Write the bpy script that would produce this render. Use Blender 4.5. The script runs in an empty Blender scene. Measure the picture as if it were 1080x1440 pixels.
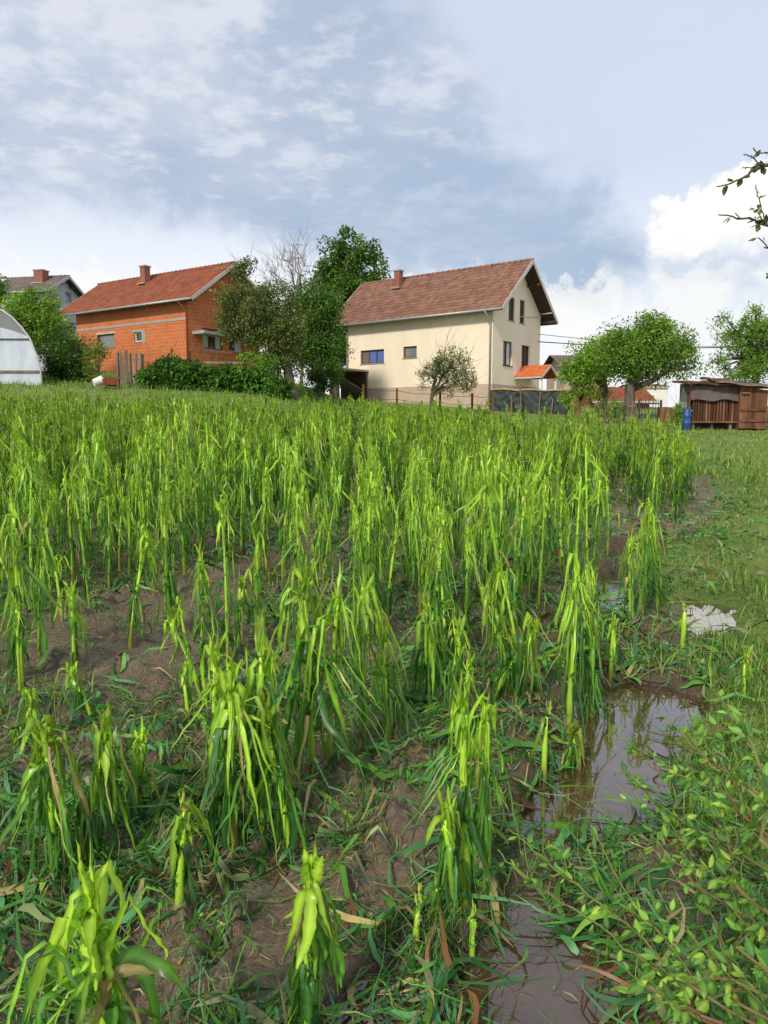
import bpy, math, random
import numpy as np
from mathutils import Vector, Matrix

R = math.radians
rnd = random.Random(7)
rng = np.random.default_rng(11)

# ------------------------------------------------------------------ camera
scene = bpy.context.scene
EYE = 1.6
F = 1043.0                       # focal length in pixels of the 1080x1440 photograph
PITCH = math.atan(120 / F)
cam_d = bpy.data.cameras.new("camera")
cam = bpy.data.objects.new("camera", cam_d)
scene.collection.objects.link(cam)
cam.location = (0, 0, EYE)
cam.rotation_euler = (math.pi / 2 - PITCH, 0, 0)
cam_d.sensor_fit = 'VERTICAL'
cam_d.sensor_height = 24.0
cam_d.lens = F / 1440 * 24.0
cam_d.clip_start = 0.05
cam_d.clip_end = 6000
scene.camera = cam

# ------------------------------------------------------------------ light
scene.view_settings.view_transform = 'Standard'
scene.view_settings.look = 'None'
scene.view_settings.gamma = 1.0
scene.view_settings.exposure = 0.54
SUN_EL, SUN_AZ = R(38), math.atan2(-0.42, -0.85)       # azimuth measured from +y towards +x
sun_d = bpy.data.lights.new("sun", 'SUN')
sun_d.energy = 2.3
sun_d.angle = R(7)
sun_d.color = (1.0, 0.93, 0.82)
sun = bpy.data.objects.new("sun", sun_d)
scene.collection.objects.link(sun)
sdir = Vector((math.sin(SUN_AZ) * math.cos(SUN_EL), math.cos(SUN_AZ) * math.cos(SUN_EL), math.sin(SUN_EL)))
sun.rotation_euler = sdir.to_track_quat('Z', 'Y').to_euler()
sun.location = (-10, -20, 30)


def lin(r, g, b):
    f = lambda c: (c / 255 / 12.92) if c / 255 <= 0.04045 else ((c / 255 + 0.055) / 1.055) ** 2.4
    return (f(r), f(g), f(b))


class N:
    """small helper for node maths"""
    def __init__(s, tree):
        s.t = tree
        s.L = tree.links

    def node(s, kind, **kw):
        n = s.t.nodes.new(kind)
        for k, v in kw.items():
            setattr(n, k, v)
        return n

    def put(s, sock, v):
        if v is None:
            return
        if hasattr(v, 'is_linked') or isinstance(v, bpy.types.NodeSocket):
            s.L.new(v, sock)
        else:
            if isinstance(v, tuple) and len(v) == 3 and sock.type == 'RGBA':
                v = (*v, 1)
            sock.default_value = v

    def m(s, op, a, b=None, c=None, clamp=False):
        n = s.node('ShaderNodeMath', operation=op, use_clamp=clamp)
        s.put(n.inputs[0], a); s.put(n.inputs[1], b); s.put(n.inputs[2], c)
        return n.outputs[0]

    def vm(s, op, a, b=None, scale=None):
        n = s.node('ShaderNodeVectorMath', operation=op)
        s.put(n.inputs[0], a); s.put(n.inputs[1], b)
        if scale is not None:
            s.put(n.inputs['Scale'], scale)
        return n.outputs[0]

    def ss(s, v, lo, hi, a=0.0, b=1.0):
        n = s.node('ShaderNodeMapRange', interpolation_type='SMOOTHSTEP')
        s.put(n.inputs[0], v); s.put(n.inputs[1], lo); s.put(n.inputs[2], hi); s.put(n.inputs[3], a); s.put(n.inputs[4], b)
        return n.outputs[0]

    def noise(s, vec, scale, detail=4, rough=0.55, dist=0.0, color=False):
        n = s.node('ShaderNodeTexNoise')
        s.put(n.inputs['Vector'], vec)
        n.inputs['Scale'].default_value = scale
        n.inputs['Detail'].default_value = detail
        n.inputs['Roughness'].default_value = rough
        n.inputs['Distortion'].default_value = dist
        return n.outputs[1] if color else n.outputs[0]

    def mix(s, f, a, b, blend='MIX'):
        n = s.node('ShaderNodeMix', data_type='RGBA', blend_type=blend)
        s.put(n.inputs[0], f); s.put(n.inputs[6], a); s.put(n.inputs[7], b)
        return n.outputs[2]

    def comb(s, x, y, z):
        n = s.node('ShaderNodeCombineXYZ')
        s.put(n.inputs[0], x); s.put(n.inputs[1], y); s.put(n.inputs[2], z)
        return n.outputs[0]

    def sep(s, v):
        n = s.node('ShaderNodeSeparateXYZ')
        s.put(n.inputs[0], v)
        return n.outputs


# sky: Nishita behind an altocumulus sheet, a dark bank and bright low cumulus
world = bpy.data.worlds.new("World")
scene.world = world
world.use_nodes = True
world.node_tree.nodes.clear()
W = N(world.node_tree)
sky = W.node('ShaderNodeTexSky', sky_type='NISHITA')
sky.sun_disc = False
sky.sun_elevation = SUN_EL
sky.sun_rotation = SUN_AZ
sky.air_density = 1.0
sky.dust_density = 1.5
gen = W.node('ShaderNodeTexCoord').outputs['Generated']
dx, dy, dz = W.sep(gen)
az = W.m('MULTIPLY', W.m('ARCTAN2', dx, dy), 10.0)              # tenths of a radian
el = W.m('MULTIPLY', W.m('ARCSINE', dz), 10.0)
zz = W.m('ADD', W.m('MAXIMUM', dz, 0.0), 0.10)
pl = W.comb(W.m('DIVIDE', dx, zz), W.m('DIVIDE', dy, zz), 0.3)   # flat cloud layer overhead
n_big = W.noise(pl, 0.55, 5, 0.55, 0.3)
n_mid = W.noise(pl, 1.7, 5, 0.55, 0.2)
n_fine = W.noise(pl, 5.0, 4, 0.55, 0.15)
n_fleck = W.noise(pl, 11.0, 4, 0.6, 0.1)
sph = W.comb(az, el, 0.0)
n_sph = W.noise(sph, 0.9, 6, 0.6, 0.3)
n_sph2 = W.noise(sph, 2.6, 6, 0.62, 0.2)
c8 = lambda r, g, b: tuple(8.6 * x for x in lin(r, g, b))        # times the background strength below
nis = W.vm('MULTIPLY', sky.outputs[0], (1.0, 1.0, 1.0))
thin = W.mix(W.ss(n_big, 0.25, 0.7), c8(198, 210, 233), c8(212, 218, 232))
base = W.mix(0.82, nis, thin)
# whiter towards the horizon
base = W.mix(W.ss(el, 1.6, 3.3, 0.88, 0.0), base, c8(231, 234, 239))
# the altocumulus sheet: below and left of a line falling to the right
edge = W.m('ADD', W.m('MULTIPLY', az, 0.80), el)                 # sheet where this is small
edge = W.m('ADD', edge, W.m('MULTIPLY', W.m('SUBTRACT', n_sph, 0.5), 2.6))
edge = W.m('ADD', edge, W.m('MULTIPLY', W.m('SUBTRACT', n_mid, 0.5), 1.6))
m_edge = W.ss(edge, 4.1, 5.6, 1.0, 0.0)
low = W.m('SUBTRACT', el, W.m('MULTIPLY', W.ss(az, -3.5, 2.2), -1.0))
low = W.m('ADD', low, W.m('MULTIPLY', W.m('SUBTRACT', n_sph, 0.5), 1.3))
low = W.m('ADD', low, W.m('MULTIPLY', W.m('SUBTRACT', n_sph2, 0.5), 0.6))
m_low = W.ss(low, 2.3, 3.0)
right = W.ss(W.m('ADD', az, W.m('MULTIPLY', W.m('SUBTRACT', n_sph, 0.5), 1.6)), 3.0, 3.7, 1.0, 0.0)
m_sheet = W.m('MULTIPLY', W.m('MULTIPLY', m_edge, m_low), right)
tex = W.m('ADD', W.m('ADD', W.m('MULTIPLY', n_mid, 0.28), W.m('MULTIPLY', n_fine, 0.34)), W.m('MULTIPLY', n_fleck, 0.38))
gaps = W.ss(tex, 0.47, 0.60)
bank = W.ss(W.m('ADD', el, W.m('MULTIPLY', az, -0.28)), 4.3, 2.0)  # denser, smoother to the lower right
gaps = W.m('MULTIPLY', gaps, W.m('SUBTRACT', 1.0, W.m('MULTIPLY', bank, 0.8)))
sheet_c = W.mix(W.ss(n_mid, 0.35, 0.65), c8(163, 178, 200), c8(186, 195, 211))
sheet_c = W.mix(W.m('MULTIPLY', bank, 0.75), sheet_c, c8(153, 174, 200))
sheet_c = W.mix(W.m('MULTIPLY', gaps, 0.72), sheet_c, c8(215, 218, 226))
col = W.mix(W.m('MULTIPLY', m_sheet, 0.93), base, sheet_c)
# low bright cumulus at the right, with a grey band under it
cu = W.m('ADD', W.m('MULTIPLY', W.m('SUBTRACT', n_sph2, 0.5), 1.1), W.m('MULTIPLY', W.m('SUBTRACT', n_sph, 0.5), 0.6))
top1 = W.m('ADD', W.m('SUBTRACT', el, W.m('MULTIPLY', W.m('SUBTRACT', az, 3.3), 0.18)), W.m('MULTIPLY', cu, 0.8))
cum = W.m('MULTIPLY', W.ss(top1, 2.62, 2.74, 1.0, 0.0), W.ss(W.m('ADD', az, cu), 3.2, 3.45))
cum = W.m('MULTIPLY', cum, W.ss(az, 9.0, 14.0, 1.0, 0.0))
cum_c = W.mix(W.ss(W.m('ADD', el, cu), 1.5, 2.9), c8(214, 221, 232), c8(252, 248, 238))
col = W.mix(cum, col, cum_c)
band = W.m('MULTIPLY', W.ss(W.m('ABSOLUTE', W.m('SUBTRACT', W.m('ADD', el, W.m('MULTIPLY', cu, 0.6)), 1.85)), 0.08, 0.3, 1.0, 0.0), W.ss(W.m('ADD', az, cu), 3.0, 3.6))
col = W.mix(W.m('MULTIPLY', band, 0.75), col, c8(186, 200, 218))
# low cumulus row along the horizon under the sheet
row = W.m('ADD', el, W.m('MULTIPLY', cu, 1.2))
rowm = W.m('MULTIPLY', W.ss(row, 1.75, 2.0, 1.0, 0.0), W.ss(n_sph, 0.38, 0.52))
col = W.mix(W.m('MULTIPLY', rowm, 0.7), col, c8(236, 236, 234))
bg = W.node('ShaderNodeBackground')
W.put(bg.inputs[0], col)
bg.inputs[1].default_value = 0.095
W.L.new(bg.outputs[0], W.node('ShaderNodeOutputWorld').inputs[0])
world.cycles.sampling_method = 'MANUAL'
world.cycles.sample_map_resolution = 512

scene.cycles.max_bounces = 6
scene.cycles.diffuse_bounces = 3
scene.cycles.glossy_bounces = 3
scene.cycles.transmission_bounces = 4
scene.cycles.transparent_max_bounces = 8

# ------------------------------------------------------------------ noise and ground height
def vnoise(x, y, s, seed=0):
    x = np.asarray(x, float) * s + 1000.3; y = np.asarray(y, float) * s + 1000.7
    xi = np.floor(x).astype(np.int64); yi = np.floor(y).astype(np.int64)
    fx = x - xi; fy = y - yi
    fx = fx * fx * (3 - 2 * fx); fy = fy * fy * (3 - 2 * fy)
    def h(a, b):
        v = (a * 374761393 + b * 668265263 + seed * 974711) & 0x7fffffff
        v = ((v ^ (v >> 13)) * 1274126177) & 0x7fffffff
        return ((v ^ (v >> 16)) & 0xffff) / 65535.0
    return (h(xi, yi) * (1 - fx) + h(xi + 1, yi) * fx) * (1 - fy) + (h(xi, yi + 1) * (1 - fx) + h(xi + 1, yi + 1) * fx) * fy


def fbm(x, y, s, o=4, seed=0):
    r = 0; a = 1; t = 0
    for i in range(o):
        r = r + a * vnoise(x, y, s * 2 ** i, seed + i); t += a; a *= 0.5
    return r / t


def sstep(v, a, b):
    t = np.clip((np.asarray(v, float) - a) / (b - a), 0, 1)
    return t * t * (3 - 2 * t)


def base_z(x, y):
    x = np.asarray(x, float); y = np.asarray(y, float)
    yy = np.maximum(y, 0)
    yc = 46 - np.logaddexp(0, (46 - yy) / 4) * 4          # levels out behind the houses
    yc = np.where(yy > 46, 46 + 0 * yy, yy) * 0 + np.minimum(yy, 46 + (yy - 46) * 0.05)
    s = yc * yc / (yc + 60)
    k = np.interp(x, [-40, -18, -8, 0, 6, 14, 30], [.215, .205, .18, .155, .143, .135, .13])
    z = s * k
    z = z + 0.85 * sstep(y, 31.0, 35.5) * sstep(-x, 2.0, 6.0)
    z = z + 0.12 * sstep(y, 22, 29) * sstep(x, 8.5, 12)
    z = z - sstep(y, 80, 400) * 6.0
    return z


def ray(px, py):
    d = Vector(((px - 540) / F, (720 - py) / F, -1.0))
    return cam.rotation_euler.to_matrix() @ d


def at(px, py, Y):
    d = ray(px, py)
    return Vector((0, 0, EYE)) + d * (Y / d.y)


def atz(px, py, z):
    d = ray(px, py)
    return Vector((0, 0, EYE)) + d * ((z - EYE) / d.z)


def hit(px, py):
    d = ray(px, py)
    Y = 0.6
    last = Y
    while Y < 70:
        p = Vector((0, 0, EYE)) + d * (Y / d.y)
        if p.z <= float(base_z(p.x, p.y)):
            break
        last = Y; Y *= 1.01
    for _ in range(12):
        m = (last + Y) / 2
        p = Vector((0, 0, EYE)) + d * (m / d.y)
        if p.z <= float(base_z(p.x, p.y)): Y = m
        else: last = m
    return p


def project(x, y, z):
    """world -> photograph pixel (vectorised), for choosing where plants grow"""
    c, s = math.cos(PITCH), math.sin(PITCH)
    zr = z - EYE
    depth = y * c - zr * s
    up = y * s + zr * c
    return 540 + F * x / depth, 720 - F * up / depth


# puddles: circles strung together (px, py, radius in metres)
PONDS = {
    'channel_low': [(800, 1470, .30), (740, 1440, .26), (775, 1400, .23), (768, 1350, .19), (752, 1305, .15), (735, 1265, .11), (690, 1440, .16)],
    'channel_mid': [(795, 1165, .20), (815, 1120, .30), (855, 1070, .36), (850, 1025, .34), (900, 990, .40), (955, 982, .26), (775, 1110, .16)],
    'pool_far': [(958, 845, .22), (1000, 852, .20), (985, 882, .18), (1012, 874, .13)],
    'wet_track': [(1012, 662, .45), (1016, 645, .5), (1004, 680, .3)],
    'pool_small': [(940, 908, .13), (925, 900, .1)],
    'wet_rut': [(872, 775, .45), (900, 770, .36), (850, 800, .22), (876, 832, .22), (868, 850, .18)],
    'wet_left': [(392, 790, .3), (378, 822, .22), (415, 775, .2)],
    'wet_mid': [(700, 1050, .06), (590, 1425, .10), (560, 1440, .14), (620, 1445, .1)],
}
ponds = {}
for k, cs in PONDS.items():
    pts = []
    for px, py, r in cs:
        p = hit(px, min(py, 1500)); pts.append((p.x, p.y, r))
    lvl = min(float(base_z(a, b)) for a, b, _ in pts) - 0.012
    ponds[k] = (pts, lvl)


def pond_d(pts, x, y):
    d = np.full(np.shape(x), 9.0)
    for a, b, r in pts:
        d = np.minimum(d, np.hypot(x - a, (y - b)) - r)
    for (a, b, r), (a2, b2, r2) in zip(pts, pts[1:]):      # join neighbours
        L2 = (a2 - a) ** 2 + (b2 - b) ** 2
        if L2 > 1.6: continue
        t = np.clip(((x - a) * (a2 - a) + (y - b) * (b2 - b)) / max(L2, 1e-6), 0, 1)
        d = np.minimum(d, np.hypot(x - a - t * (a2 - a), y - b - t * (b2 - b)) - (r + t * (r2 - r)) * 0.85)
    return d + (fbm(x, y, 5.0, 4, 5) - 0.5) * 0.34


def ground_z(x, y, detail=True):
    x = np.asarray(x, float); y = np.asarray(y, float)
    z = base_z(x, y)
    near = np.clip(1.25 - y / 45, 0.25, 1)
    z = z + (fbm(x, y, 0.8, 3, 3) - 0.5) * 0.14 * near * sstep(y, 3, 8)
    if detail:
        z = z + (fbm(x, y, 3.5, 4, 9) - 0.5) * 0.10 * near
        z = z + (fbm(x, y, 17.0, 3, 19) - 0.5) * 0.035 * near
        clod = np.maximum(fbm(x, y, 11.0, 3, 29) - 0.54, 0)
        z = z + clod * 0.27 * near
    passes = []
    for k, (pts, lvl) in ponds.items():
        xs = [p[0] for p in pts]; ys = [p[1] for p in pts]
        sel = (x > min(xs) - .9) & (x < max(xs) + .9) & (y > min(ys) - .9) & (y < max(ys) + .9)
        if not np.any(sel):
            continue
        xx, yy = x[sel], y[sel]
        d = pond_d(pts, xx, yy)
        passes.append((sel, d, lvl, xx, yy))
    for sel, d, lvl, xx, yy in passes:                  # low rims first, then the basins
        zz_ = z[sel]
        far = sstep(d, 0.10, 0.24)
        z[sel] = np.maximum(zz_, lvl + 0.006 + 0.02 * sstep(d, 0.0, 0.12)) * (1 - far) + zz_ * far
    for sel, d, lvl, xx, yy in passes:
        zin = lvl - 0.012 - 0.06 * sstep(-d, 0, 0.22) + (fbm(xx, yy, 14, 3, 7) - .5) * 0.02
        w = sstep(d, -0.03, 0.03)
        z[sel] = zin * (1 - w) + z[sel] * w
    return z


def gz(x, y):
    return float(ground_z(np.array([x]), np.array([y]))[0])


# ------------------------------------------------------------------ objects and tags
col_main = scene.collection


def tag(o, label=None, cat=None, group=None, kind=None):
    if label: o["label"] = label
    if cat: o["category"] = cat
    if group: o["group"] = group
    if kind: o["kind"] = kind
    return o


def empty(name, loc, rz=0.0, label=None, cat=None, group=None):
    o = bpy.data.objects.new(name, None)
    o.empty_display_size = 0.2
    col_main.objects.link(o)
    o.location = loc; o.rotation_euler = (0, 0, rz)
    return tag(o, label, cat, group)


def np_mesh(name, V, Fq, mat, parent=None, tint=None, smooth=False, extra=None):
    """V (n,3); Fq list/array of quads (m,4) with -1 in the last place for triangles"""
    V = np.asarray(V, np.float32); Fq = np.asarray(Fq, np.int32)
    me = bpy.data.meshes.new(name)
    me.vertices.add(len(V)); me.vertices.foreach_set('co', V.ravel())
    tri = Fq[:, 3] < 0
    cnt = np.where(tri, 3, 4).astype(np.int32)
    flat = Fq.ravel(); flat = flat[flat >= 0]
    me.loops.add(len(flat)); me.loops.foreach_set('vertex_index', flat)
    me.polygons.add(len(Fq))
    st = np.zeros(len(Fq), np.int32); st[1:] = np.cumsum(cnt)[:-1]
    me.polygons.foreach_set('loop_start', st)
    me.polygons.foreach_set('loop_total', cnt)
    if smooth:
        me.polygons.foreach_set('use_smooth', np.ones(len(Fq), bool))
    me.update(calc_edges=True)
    if tint is not None:
        a = me.color_attributes.new('tint', 'FLOAT_COLOR', 'POINT')
        c = np.ones((len(V), 4), np.float32); c[:, :3] = tint
        a.data.foreach_set('color', c.ravel())
    for k, v in (extra or {}).items():
        a = me.attributes.new(k, 'FLOAT', 'POINT'); a.data.foreach_set('value', np.asarray(v, np.float32))
    if mat: me.materials.append(mat)
    o = bpy.data.objects.new(name, me)
    col_main.objects.link(o)
    if parent: o.parent = parent
    return o


class MB:
    """mesh builder in local coordinates"""
    def __init__(s):
        s.v = []; s.f = []; s.c = []

    def add(s, vs, fs, c=None):
        k = len(s.v)
        s.v += [tuple(v) for v in vs]
        s.f += [tuple(i + k for i in f) for f in fs]
        s.c += [c or (1, 1, 1)] * len(vs)

    def box(s, x0, x1, y0, y1, z0, z1, c=None, jit=0):
        x0, x1 = sorted((x0, x1)); y0, y1 = sorted((y0, y1)); z0, z1 = sorted((z0, z1))
        vs = [(x, y, z) for z in (z0, z1) for x, y in ((x0, y0), (x1, y0), (x1, y1), (x0, y1))]
        if jit: vs = [tuple(q + rnd.uniform(-jit, jit) for q in v) for v in vs]
        s.add(vs, [(0, 3, 2, 1), (4, 5, 6, 7), (0, 1, 5, 4), (1, 2, 6, 5), (2, 3, 7, 6), (3, 0, 4, 7)], c)

    def beam(s, p, q, w, h, c=None, up=(0, 0, 1)):
        p = Vector(p); q = Vector(q); d = (q - p).normalized()
        up = Vector(up)
        if abs(d.dot(up)) > 0.98: up = Vector((0, 1, 0))
        sx = d.cross(up).normalized() * w / 2; sz = sx.cross(d).normalized() * h / 2
        vs = [p - sx - sz, p + sx - sz, p + sx + sz, p - sx + sz, q - sx - sz, q + sx - sz, q + sx + sz, q - sx + sz]
        s.add(vs, [(0, 1, 2, 3), (7, 6, 5, 4), (0, 4, 5, 1), (1, 5, 6, 2), (2, 6, 7, 3), (3, 7, 4, 0)], c)

    def tube(s, pts, rad, n=8, c=None, cap=True):
        pts = [Vector(p) for p in pts]
        if not isinstance(rad, (list, tuple)): rad = [rad] * len(pts)
        k = len(s.v); vs = []
        ref = Vector((0.3, 0.9, 0.1))
        for i, p in enumerate(pts):
            d = (pts[min(i + 1, len(pts) - 1)] - pts[max(i - 1, 0)]).normalized()
            a = d.cross(ref)
            if a.length < 0.1: a = d.cross(Vector((1, 0, 0)))
            a.normalize(); b = d.cross(a)
            for j in range(n):
                t = 2 * math.pi * j / n
                vs.append(p + (a * math.cos(t) + b * math.sin(t)) * rad[i])
        fs = []
        for i in range(len(pts) - 1):
            for j in range(n):
                j2 = (j + 1) % n
                fs.append((i * n + j, i * n + j2, (i + 1) * n + j2, (i + 1) * n + j))
        if cap:
            fs.append(tuple(range(n))[::-1]); fs.append(tuple((len(pts) - 1) * n + j for j in range(n)))
        cs = c
        if isinstance(c, list):
            s.v += [tuple(v) for v in vs]; s.f += [tuple(i + k for i in f) for f in fs]
            for i in range(len(pts)): s.c += [c[i]] * n
        else:
            s.add(vs, fs, c)

    def build(s, name, mat, parent=None, smooth=False, tint=False):
        me = bpy.data.meshes.new(name)
        me.from_pydata(s.v, [], s.f)
        if tint:
            a = me.color_attributes.new('tint', 'FLOAT_COLOR', 'POINT')
            c = np.ones((len(s.v), 4), np.float32); c[:, :3] = s.c
            a.data.foreach_set('color', c.ravel())
        if smooth:
            me.polygons.foreach_set('use_smooth', np.ones(len(me.polygons), bool))
        me.update()
        me.materials.append(mat)
        o = bpy.data.objects.new(name, me)
        col_main.objects.link(o)
        if parent: o.parent = parent
        return o


# ------------------------------------------------------------------ materials
def new_mat(name):
    m = bpy.data.materials.new(name)
    m.use_nodes = True
    m.node_tree.nodes.clear()
    n = N(m.node_tree)
    out = n.node('ShaderNodeOutputMaterial')
    p = n.node('ShaderNodeBsdfPrincipled')
    n.L.new(p.outputs[0], out.inputs[0])
    return m, n, p, out


def bump(n, h, strength, dist=0.02):
    b = n.node('ShaderNodeBump')
    b.inputs['Strength'].default_value = strength
    b.inputs['Distance'].default_value = dist
    n.put(b.inputs['Height'], h)
    return b.outputs[0]


def simple(name, color, rough=0.7, var=0.25, scale=3.0, bumps=0.2, spec=0.3, metal=0.0, streak=False, tint=False, vcol=None):
    m, n, p, _ = new_mat(name)
    tc = n.node('ShaderNodeTexCoord').outputs['Object']
    v = n.vm('MULTIPLY', tc, (1, 1, 0.18)) if streak else tc
    a = n.noise(v, scale, 5, 0.6)
    b = n.noise(tc, scale * 9, 3, 0.6)
    f = n.m('ADD', n.m('MULTIPLY', a, 0.7), n.m('MULTIPLY', b, 0.3))
    dark = tuple(c * (1 - var) for c in (vcol or color)); light = tuple(min(1, c * (1 + var * 0.8)) for c in color)
    c = n.mix(n.ss(f, 0.3, 0.7), dark, light)
    if tint:
        at_ = n.node('ShaderNodeAttribute', attribute_name='tint').outputs[0]
        c = n.mix(1.0, c, at_, 'MULTIPLY')
    n.put(p.inputs['Base Color'], c)
    p.inputs['Roughness'].default_value = rough
    p.inputs['Specular IOR Level'].default_value = spec
    p.inputs['Metallic'].default_value = metal
    if bumps:
        n.put(p.inputs['Normal'], bump(n, f, bumps, 0.02))
    return m


def leaf_mat(name, rough=0.42, trans=0.35, spec=0.35, gain=1.0, vein=False):
    m, n, p, out = new_mat(name)
    a = n.node('ShaderNodeAttribute', attribute_name='tint').outputs[0]
    geo = n.node('ShaderNodeNewGeometry').outputs['Position']
    nz = n.noise(geo, 9.0, 3, 0.6)
    k = n.ss(nz, 0.25, 0.75, 0.78 * gain, 1.2 * gain)
    c = n.vm('SCALE', a, None, k)
    n.put(p.inputs['Base Color'], c)
    p.inputs['Roughness'].default_value = rough
    p.inputs['Specular IOR Level'].default_value = spec
    t = n.node('ShaderNodeBsdfTranslucent')
    n.put(t.inputs[0], n.vm('MULTIPLY', c, (1.1, 1.18, 0.5)))
    mx = n.node('ShaderNodeMixShader')
    mx.inputs[0].default_value = trans
    n.L.new(p.outputs[0], mx.inputs[1]); n.L.new(t.outputs[0], mx.inputs[2])
    n.L.new(mx.outputs[0], out.inputs[0])
    return m


M = {}
M['maize_leaf'] = leaf_mat('maize_leaf', 0.32, 0.42, 0.42)
M['tree_leaf'] = leaf_mat('tree_leaf', 0.5, 0.42, 0.2)
M['grass'] = leaf_mat('grass_blade', 0.5, 0.35, 0.25)
M['litter'] = leaf_mat('litter_leaf', 0.45, 0.15, 0.3)
M['stalk'] = simple('maize_stalk', (0.95, 0.95, 0.95), 0.4, 0.12, 30, 0.1, 0.45, tint=True)
M['bark'] = simple('bark', (0.125, 0.105, 0.082), 0.9, 0.45, 6, 0.8, 0.2, streak=True)
M['twig'] = simple('twig', (0.19, 0.165, 0.14), 0.85, 0.3, 6, 0.3, 0.2)
M['plum_stem'] = simple('plum_stem', (0.9, 0.9, 0.9), 0.55, 0.2, 20, 0.2, 0.35, tint=True)
M['wood_grey'] = simple('weathered_wood', (0.20, 0.155, 0.12), 0.85, 0.4, 4, 0.5, 0.2, streak=True, tint=True)
M['wood_red'] = simple('brown_boards', (0.16, 0.075, 0.042), 0.8, 0.5, 4, 0.5, 0.2, streak=True, tint=True)
M['plaster'] = simple('cream_plaster', (0.83, 0.71, 0.54), 0.9, 0.06, 1.2, 0.08, 0.2, streak=True)
M['plinth'] = simple('plinth_render', (0.50, 0.38, 0.29), 0.95, 0.12, 2.0, 0.25, 0.2)
M['concrete'] = simple('concrete', (0.36, 0.33, 0.29), 0.9, 0.2, 3.0, 0.3, 0.2)
M['metal'] = simple('zinc', (0.36, 0.36, 0.35), 0.45, 0.15, 4.0, 0.05, 0.5, 0.4)
M['white_trim'] = simple('pale_trim', (0.50, 0.47, 0.42), 0.7, 0.15, 4.0, 0.1, 0.3)
M['dark_wood'] = simple('dark_soffit', (0.07, 0.045, 0.035), 0.8, 0.3, 3.0, 0.3, 0.2)
M['frame_brown'] = simple('brown_frame', (0.09, 0.05, 0.035), 0.6, 0.2, 4.0, 0.1, 0.3)
M['shutter'] = simple('roller_shutter', (0.17, 0.135, 0.11), 0.6, 0.15, 4.0, 0.1, 0.3)
M['white'] = simple('white_paint', (0.75, 0.74, 0.70), 0.6, 0.06, 3.0, 0.05, 0.3)
M['grey_wall'] = simple('pale_grey_wall', (0.42, 0.43, 0.47), 0.9, 0.08, 1.0, 0.1, 0.2)
M['white_wall'] = simple('white_wall', (0.75, 0.73, 0.68), 0.9, 0.05, 1.0, 0.05, 0.2)
M['blue'] = simple('blue_plastic', (0.02, 0.07, 0.24), 0.4, 0.15, 4.0, 0.05, 0.5)
M['tarp_dark'] = simple('roof_felt', (0.12, 0.095, 0.09), 0.85, 0.3, 2.5, 0.4, 0.2)
M['green_sheet'] = simple('green_sheet', (0.12, 0.19, 0.14), 0.6, 0.2, 3.0, 0.1, 0.3)
M['net'] = simple('shade_net', (0.055, 0.068, 0.068), 0.8, 0.25, 3.0, 0.3, 0.2)
M['straw'] = simple('straw_board', (0.50, 0.33, 0.14), 0.8, 0.25, 4.0, 0.2, 0.2)
M['wire'] = simple('wire', (0.05, 0.05, 0.05), 0.6, 0.1, 3.0, 0, 0.3)
M['red_metal'] = simple('rusty_red', (0.30, 0.07, 0.04), 0.7, 0.35, 5.0, 0.2, 0.3)
M['iron'] = simple('dark_iron', (0.04, 0.04, 0.045), 0.6, 0.2, 3.0, 0.1, 0.4)
M['curtain'] = simple('curtain', (0.55, 0.58, 0.62), 0.9, 0.15, 6.0, 0.1, 0.1)
M['blue_curtain'] = simple('blue_curtain', (0.10, 0.16, 0.42), 0.8, 0.2, 4.0, 0.1, 0.1)


def tile_mat(name, a, b, moss):
    m, n, p, _ = new_mat(name)
    tc = n.node('ShaderNodeTexCoord').outputs['Object']
    t = n.node('ShaderNodeAttribute', attribute_name='tint').outputs[2]
    c = n.mix(t, a, b)
    c = n.mix(n.ss(n.noise(tc, 1.1, 5, 0.6), 0.52, 0.75, 0, 0.6), c, moss)
    c = n.mix(n.ss(n.noise(tc, 14, 3, 0.6), 0.4, 0.7, 0, 0.3), c, tuple(x * 0.6 for x in a))
    n.put(p.inputs['Base Color'], c)
    p.inputs['Roughness'].default_value = 0.75
    p.inputs['Specular IOR Level'].default_value = 0.25
    return m


M['tile_brown'] = tile_mat('tiles_brown', (0.17, 0.08, 0.055), (0.29, 0.148, 0.102), (0.20, 0.11, 0.08))
M['tile_red'] = tile_mat('tiles_red', (0.19, 0.055, 0.028), (0.31, 0.10, 0.05), (0.11, 0.05, 0.035))
M['tile_orange'] = tile_mat('tiles_orange', (0.50, 0.11, 0.04), (0.62, 0.17, 0.06), (0.33, 0.10, 0.05))
M['tile_grey'] = tile_mat('tiles_grey', (0.13, 0.10, 0.09), (0.19, 0.15, 0.13), (0.10, 0.09, 0.08))


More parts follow.
